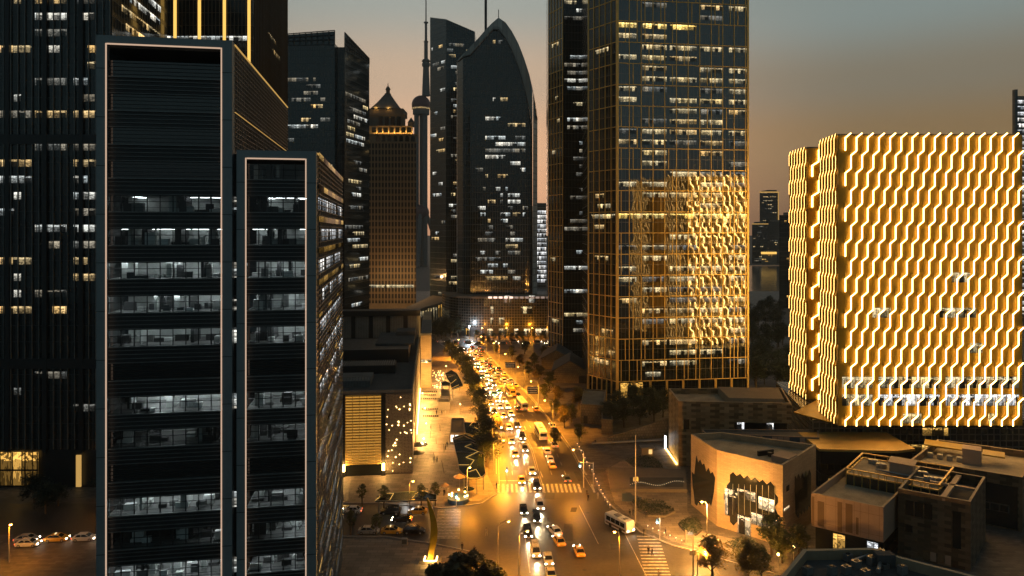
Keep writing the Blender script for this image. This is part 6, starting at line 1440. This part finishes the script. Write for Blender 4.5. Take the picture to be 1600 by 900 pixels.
away = [('white', 9.3, 153.5), ('taxi', 9.9, 148.5), ('taxi', 13.7, 143.8), ('grey', 14.4, 185.5), ('white', 13.0, 215), ('white', 10.4, 208.8), ('white', 10.9, 201.5), ('taxi', 11.2, 196.5), ('silver', 13.6, 236)]
for i, (k, x, y) in enumerate(away):
    car(k, x, y, (.1 if y < 160 else .08) + (.25 if i == 0 else .12 if i == 1 else 0), '%s driving away, %s' % (DESC[k], ('crossing the junction', 'right behind the white car in the junction', 'alone at the right of the junction', 'nearest the zebra by the kerb', 'outermost in the queue beyond the zebra', 'second in the middle queue beyond the zebra', 'first in the middle queue beyond the zebra', 'closest taxi beyond the zebra', 'beside the city bus')[i]), 'departing cars')
q = []
for t in (.58, .74, .90):
    y = {.58: 246, .74: 268, .90: 258}[t]
    while y < 400:
        if rgc.random() < (.8 if y > 280 else .35): q.append((t, y))
        y += rgc.uniform(8, 14)
for i, (t, y) in enumerate(sorted(q, key=lambda c: c[1])):
    k = rgc.choice(kinds); car(k, lane(t, y), y, atan2(-(lane(t, y + 4) - lane(t, y - 4)), 8), '%s, %s departing car up the street beyond the buses' % (DESC[k], nth(i)), 'departing cars')
# cross traffic far off
for i in range(16):
    px = 690 + i * 19 + rgc.uniform(-4, 4); y = 408 if i % 2 else 414; k = rgc.choice(kinds); car(k, X(px, y), y, pi / 2 * (1 if i % 2 else -1), '%s on the far crossing road, %s from the left' % (DESC[k], nth(i)), 'cars on the far crossing road')
# side street and far left street
for i, (px, py, k, a, l_) in enumerate(((550, 797, 'white', pi / 2, True), (610, 799, 'blacksuv', pi / 2, False), (652, 798, 'taxi', pi / 2, False), (576, 829, 'silver', -pi / 2, False), (612, 829, 'taxi', -pi / 2, False), (647, 829, 'blacksuv', -pi / 2, False), (628, 811, 'black', pi / 2, True))):
    car(k, *G(px, py + 4), a, '%s on the left side street, %s' % (DESC[k], ('leftmost in the far row', 'middle of the far row', 'right end of the far row', 'leftmost in the near parked row', 'middle of the near parked row', 'right end of the near parked row', 'driving between the rows')[i]), 'cars on the left side street', l_)
for i, (px, py, k) in enumerate(((44, 850, 'white'), (42, 843, 'silver'), (89, 842, 'taxi'), (132, 841, 'white'))):
    car(k, *G(px, py + 3), -pi / 2 + .1, '%s on the dark street at bottom left, %s' % (DESC[k], ('nearest and leftmost', 'just behind the leftmost white car', 'middle of the three', 'right end beside the framed tower')[i]), 'cars at bottom left', True)
def place(T, x, y, a, lb): T.location = (x, y, .016); T.rotation_euler = (0, 0, a); T['label'] = lb; return T
B1 = place(make_bus('city_bus', 'white', 11.5, 3.0, 'panelblue'), 9.2, 226, .12, 'long white city bus driving away beyond the near zebra crossing')
B2 = place(make_bus('city_bus', 'silver', 11, 3.1, 'caryellow'), *(lane(.68, 262), 262), .19, 'silver yellow-striped city bus ahead of the white one')
B3 = place(make_bus('coach', 'caryellow', 10.5, 3.1, 'panelpink'), lane(.64, 284), 284, .2, 'yellow coach ahead of the silver bus')
B4 = place(make_bus('city_bus', 'caryellow', 11, 3.0, 'panelbrown'), lane(.10, 238), 238, pi + .13, 'yellow-roofed city bus oncoming beside the roadside trees')
B5 = place(make_bus('minibus', 'white', 7.2, 2.8, 'panelbrown'), *G(968, 826), -2.55 + .0, 'white minibus waiting at the kerb by the right zebra crossing')
B6 = place(make_bus('city_bus', 'caryellow', 10.5, 3.0, 'panelbrown'), lane(.1, 320), 320, pi + .2, 'yellow city bus farther up the left lanes')
for x, y in BEAMS:
    l = bpy.data.lights.new('headlight_beam', 'SPOT'); l.energy = 2400; l.color = (1, .74, .40); l.spot_size = R(50); l.spot_blend = .8; l.shadow_soft_size = .15
    near = min((o for o in S.objects if o.type == 'EMPTY' and o.get('group') == 'oncoming cars'), key=lambda o: (o.location.x - x) ** 2 + (o.location.y - y) ** 2)
    o = bpy.data.objects.new('headlight_beam', l); COL.objects.link(o); o.parent = near; o.location = (0, 2.5, .75); o.rotation_euler = (R(80), 0, 0)

# ------------------------------------------------------------------ people
def make_person(cloth, seed):
    rg = random.Random(seed); st = .16
    pts = [(0, 0, .95), (0, 0, 1.2), (0, 0, 1.42), (0, .01, 1.52), (0, .03, 1.64), (.1, 0, .9), (.12, st, .48), (.12, st * .7, .07), (.12, st * .7 + .13, .04), (-.1, 0, .9), (-.12, -st * .5, .48), (-.12, -st * 1.3, .08), (-.12, -st * 1.3 + .13, .04), (.19, 0, 1.4), (.24, -.06, 1.12), (.25, .06, .86), (-.19, 0, 1.4), (-.24, .08, 1.12), (-.25, .16, .9)]
    ed = [(0, 1), (1, 2), (2, 3), (3, 4), (0, 5), (5, 6), (6, 7), (7, 8), (0, 9), (9, 10), (10, 11), (11, 12), (2, 13), (13, 14), (14, 15), (2, 16), (16, 17), (17, 18)]
    rad = [.15, .14, .15, .055, .105, .085, .06, .045, .035, .085, .06, .045, .035, .06, .042, .03, .06, .042, .03]
    me = bpy.data.meshes.new('person'); me.from_pydata(pts, ed, []); o = bpy.data.objects.new('person', me); COL.objects.link(o); sm = o.modifiers.new('skin', 'SKIN'); o.modifiers.new('sub', 'SUBSURF').levels = 1
    for v, r in zip(me.skin_vertices[0].data, rad): v.radius = (r, r)
    me.skin_vertices[0].data[0].use_root = True
    dg = bpy.context.evaluated_depsgraph_get(); m2 = bpy.data.meshes.new_from_object(o.evaluated_get(dg)); bpy.data.objects.remove(o)
    o = bpy.data.objects.new('person', m2); COL.objects.link(o); m2.materials.append(M[cloth]); m2.materials.append(M['skin'])
    for p in m2.polygons: p.use_smooth = True; p.material_index = 1 if p.center.z > 1.5 else 0
    h = MB(); h.ball((0, .0, 1.71), .105, 8); h.build('hair', 'rubber', None); hh = bpy.context.scene.objects[-1] if False else [q for q in COL.objects if q.name.startswith('hair')][-1]; hh.parent = o; ORG[o.name] = Vector((0, 0, 0))
    return o
PP = [make_person('cloth', 1), make_person('cloth2', 2)]
first = [True, True]
ppl = [(1013, 867, 'left of a pair on the right zebra'), (1019, 869, 'right of a pair on the right zebra'), (1006, 838, 'at the kerb end of the right zebra'), (1029, 905, 'at the bottom of the right zebra'), (722, 861, 'standing on the rounded left corner'), (741, 867, 'one of two near the corner bushes'), (743, 870, 'other of two near the corner bushes'), (760, 838, 'riding or walking alone in the junction'), (776, 764, 'waiting at the left end of the near zebra'), (919, 783, 'at the right refuge of the near zebra, nearer'), (917, 775, 'at the right refuge of the near zebra, farther'), (934, 780, 'at the plaza end of the near zebra'), (696, 704, 'mid plaza, in dark clothes'), (699, 699, 'mid plaza, just behind the dark one'), (673, 672, 'upper plaza, near the lamp post'), (678, 724, 'lower plaza, left of a pair'), (683, 723, 'lower plaza, right of a pair'), (682, 648, 'in the row of shaded visitors, left'), (690, 648, 'in the row of shaded visitors, middle'), (696, 648, 'in the row of shaded visitors, right'), (984, 808, 'beside the tall mast, left'), (989, 806, 'beside the tall mast, right'), (1010, 810, 'walking past the leaf-shaped bed'), (700, 772, 'at the corner stall, right'), (694, 775, 'at the corner stall, left'), (1040, 838, 'near the right traffic light'), (930, 695, 'on the dark pavement beyond the near zebra')]
for i, (px, py, lb) in enumerate(ppl):
    k = 1 if i % 4 == 3 else 0; lbl = 'small figure in %s clothes %s' % ('pale' if k else 'dark', lb.replace(', in dark clothes', '')); c = (*G(px, py), .07)
    if first[k]:
        first[k] = False; o = PP[k]; o.location = c; o.rotation_euler = (0, 0, i * 1.7); o['label'] = lbl; o['group'] = 'pedestrians'; o['category'] = 'person'
    else: o = dup(PP[k], c, i * 1.7, lbl, 'pedestrians')

# plaza joints and rows of dark stools
mb = MB()
for y0, y1, xa, xb in ((664, 663, 664, 698), (674, 674, 665, 704), (684, 685, 667, 708), (694, 695, 672, 711), (707, 707, 671, 713), (653, 652, 666, 700)):
    strip(G(xa, y0), G(xb, y1), .22, .068)
for xa, y0, xb, y1 in ((687, 664, 688, 674), (673, 674, 672, 686), (681, 685, 682, 694), (693, 694, 694, 707), (677, 707, 680, 719), (690, 720, 694, 740)): strip(G(xa, y0), G(xb, y1), .18, .068)
tag(mb.build('paving_joints', 'soil'), kind='structure')
mb = MB(); mb.tube([(0, 0, 0), (0, 0, .5)], [.28, .22], 8); T = mb.build('stool', 'black'); i = 0
for py, x0_, x1_, n_ in ((613, 658, 682, 9), (618, 657, 680, 9), (624, 656, 684, 10), (640, 660, 690, 10), (651, 662, 684, 8)):
    for k in range(n_):
        px = x0_ + (x1_ - x0_) * k / (n_ - 1); lb = 'small dark stool in a plaza row, %s counting from the far row leftwards' % nth(i); c = (*G(px, py), .06)
        if i == 0: T.location = c; tag(T, lb, 'stool', 'rows of dark stools on the plaza')
        else: dup(T, c, 0, lb, 'rows of dark stools on the plaza')
        i += 1

# lamp-lit low wall and a white floodlight before the curved podium
mb = MB(); mb.beam((X(742, 431), 431, .7), (X(862, 431), 431, .7), .5, 1.4); tag(mb.build('low_wall', 'stone'), 'long low lamp-lit wall before the curved podium', 'wall')
for i, px in enumerate((752, 790, 830)): street_lamp(X(px, 426), 426, 7, .5, .3, '%s amber lamp before the long low wall of the podium, from the left' % nth(i), 'lamps before the podium wall', 9000, False)
street_lamp(X(733, 428), 428, 8, .3, -.3, 'white floodlight pole left of the podium wall', 'floodlights', 9000, False, (.8, .92, 1), 'signal')

# haze over the city
HZ = True
if HZ:
    mb = MB(); mb.hexa([(-3900, -250, -1.2), (3900, -250, -1.2), (3900, 2200, -1.2), (-3900, 2200, -1.2), (-3900, -250, 520), (3900, -250, 520), (3900, 2200, 520), (-3900, 2200, 520)])
    n = NT('city_haze'); v = n.n('ShaderNodeVolumePrincipled'); v.inputs['Color'].default_value = (.68, .78, .80, 1); v.inputs['Density'].default_value = .00012; v.inputs['Anisotropy'].default_value = .3
    n.l(v.outputs[0], n.out.inputs['Volume']); tag(mb.build('haze', n.m), kind='stuff')
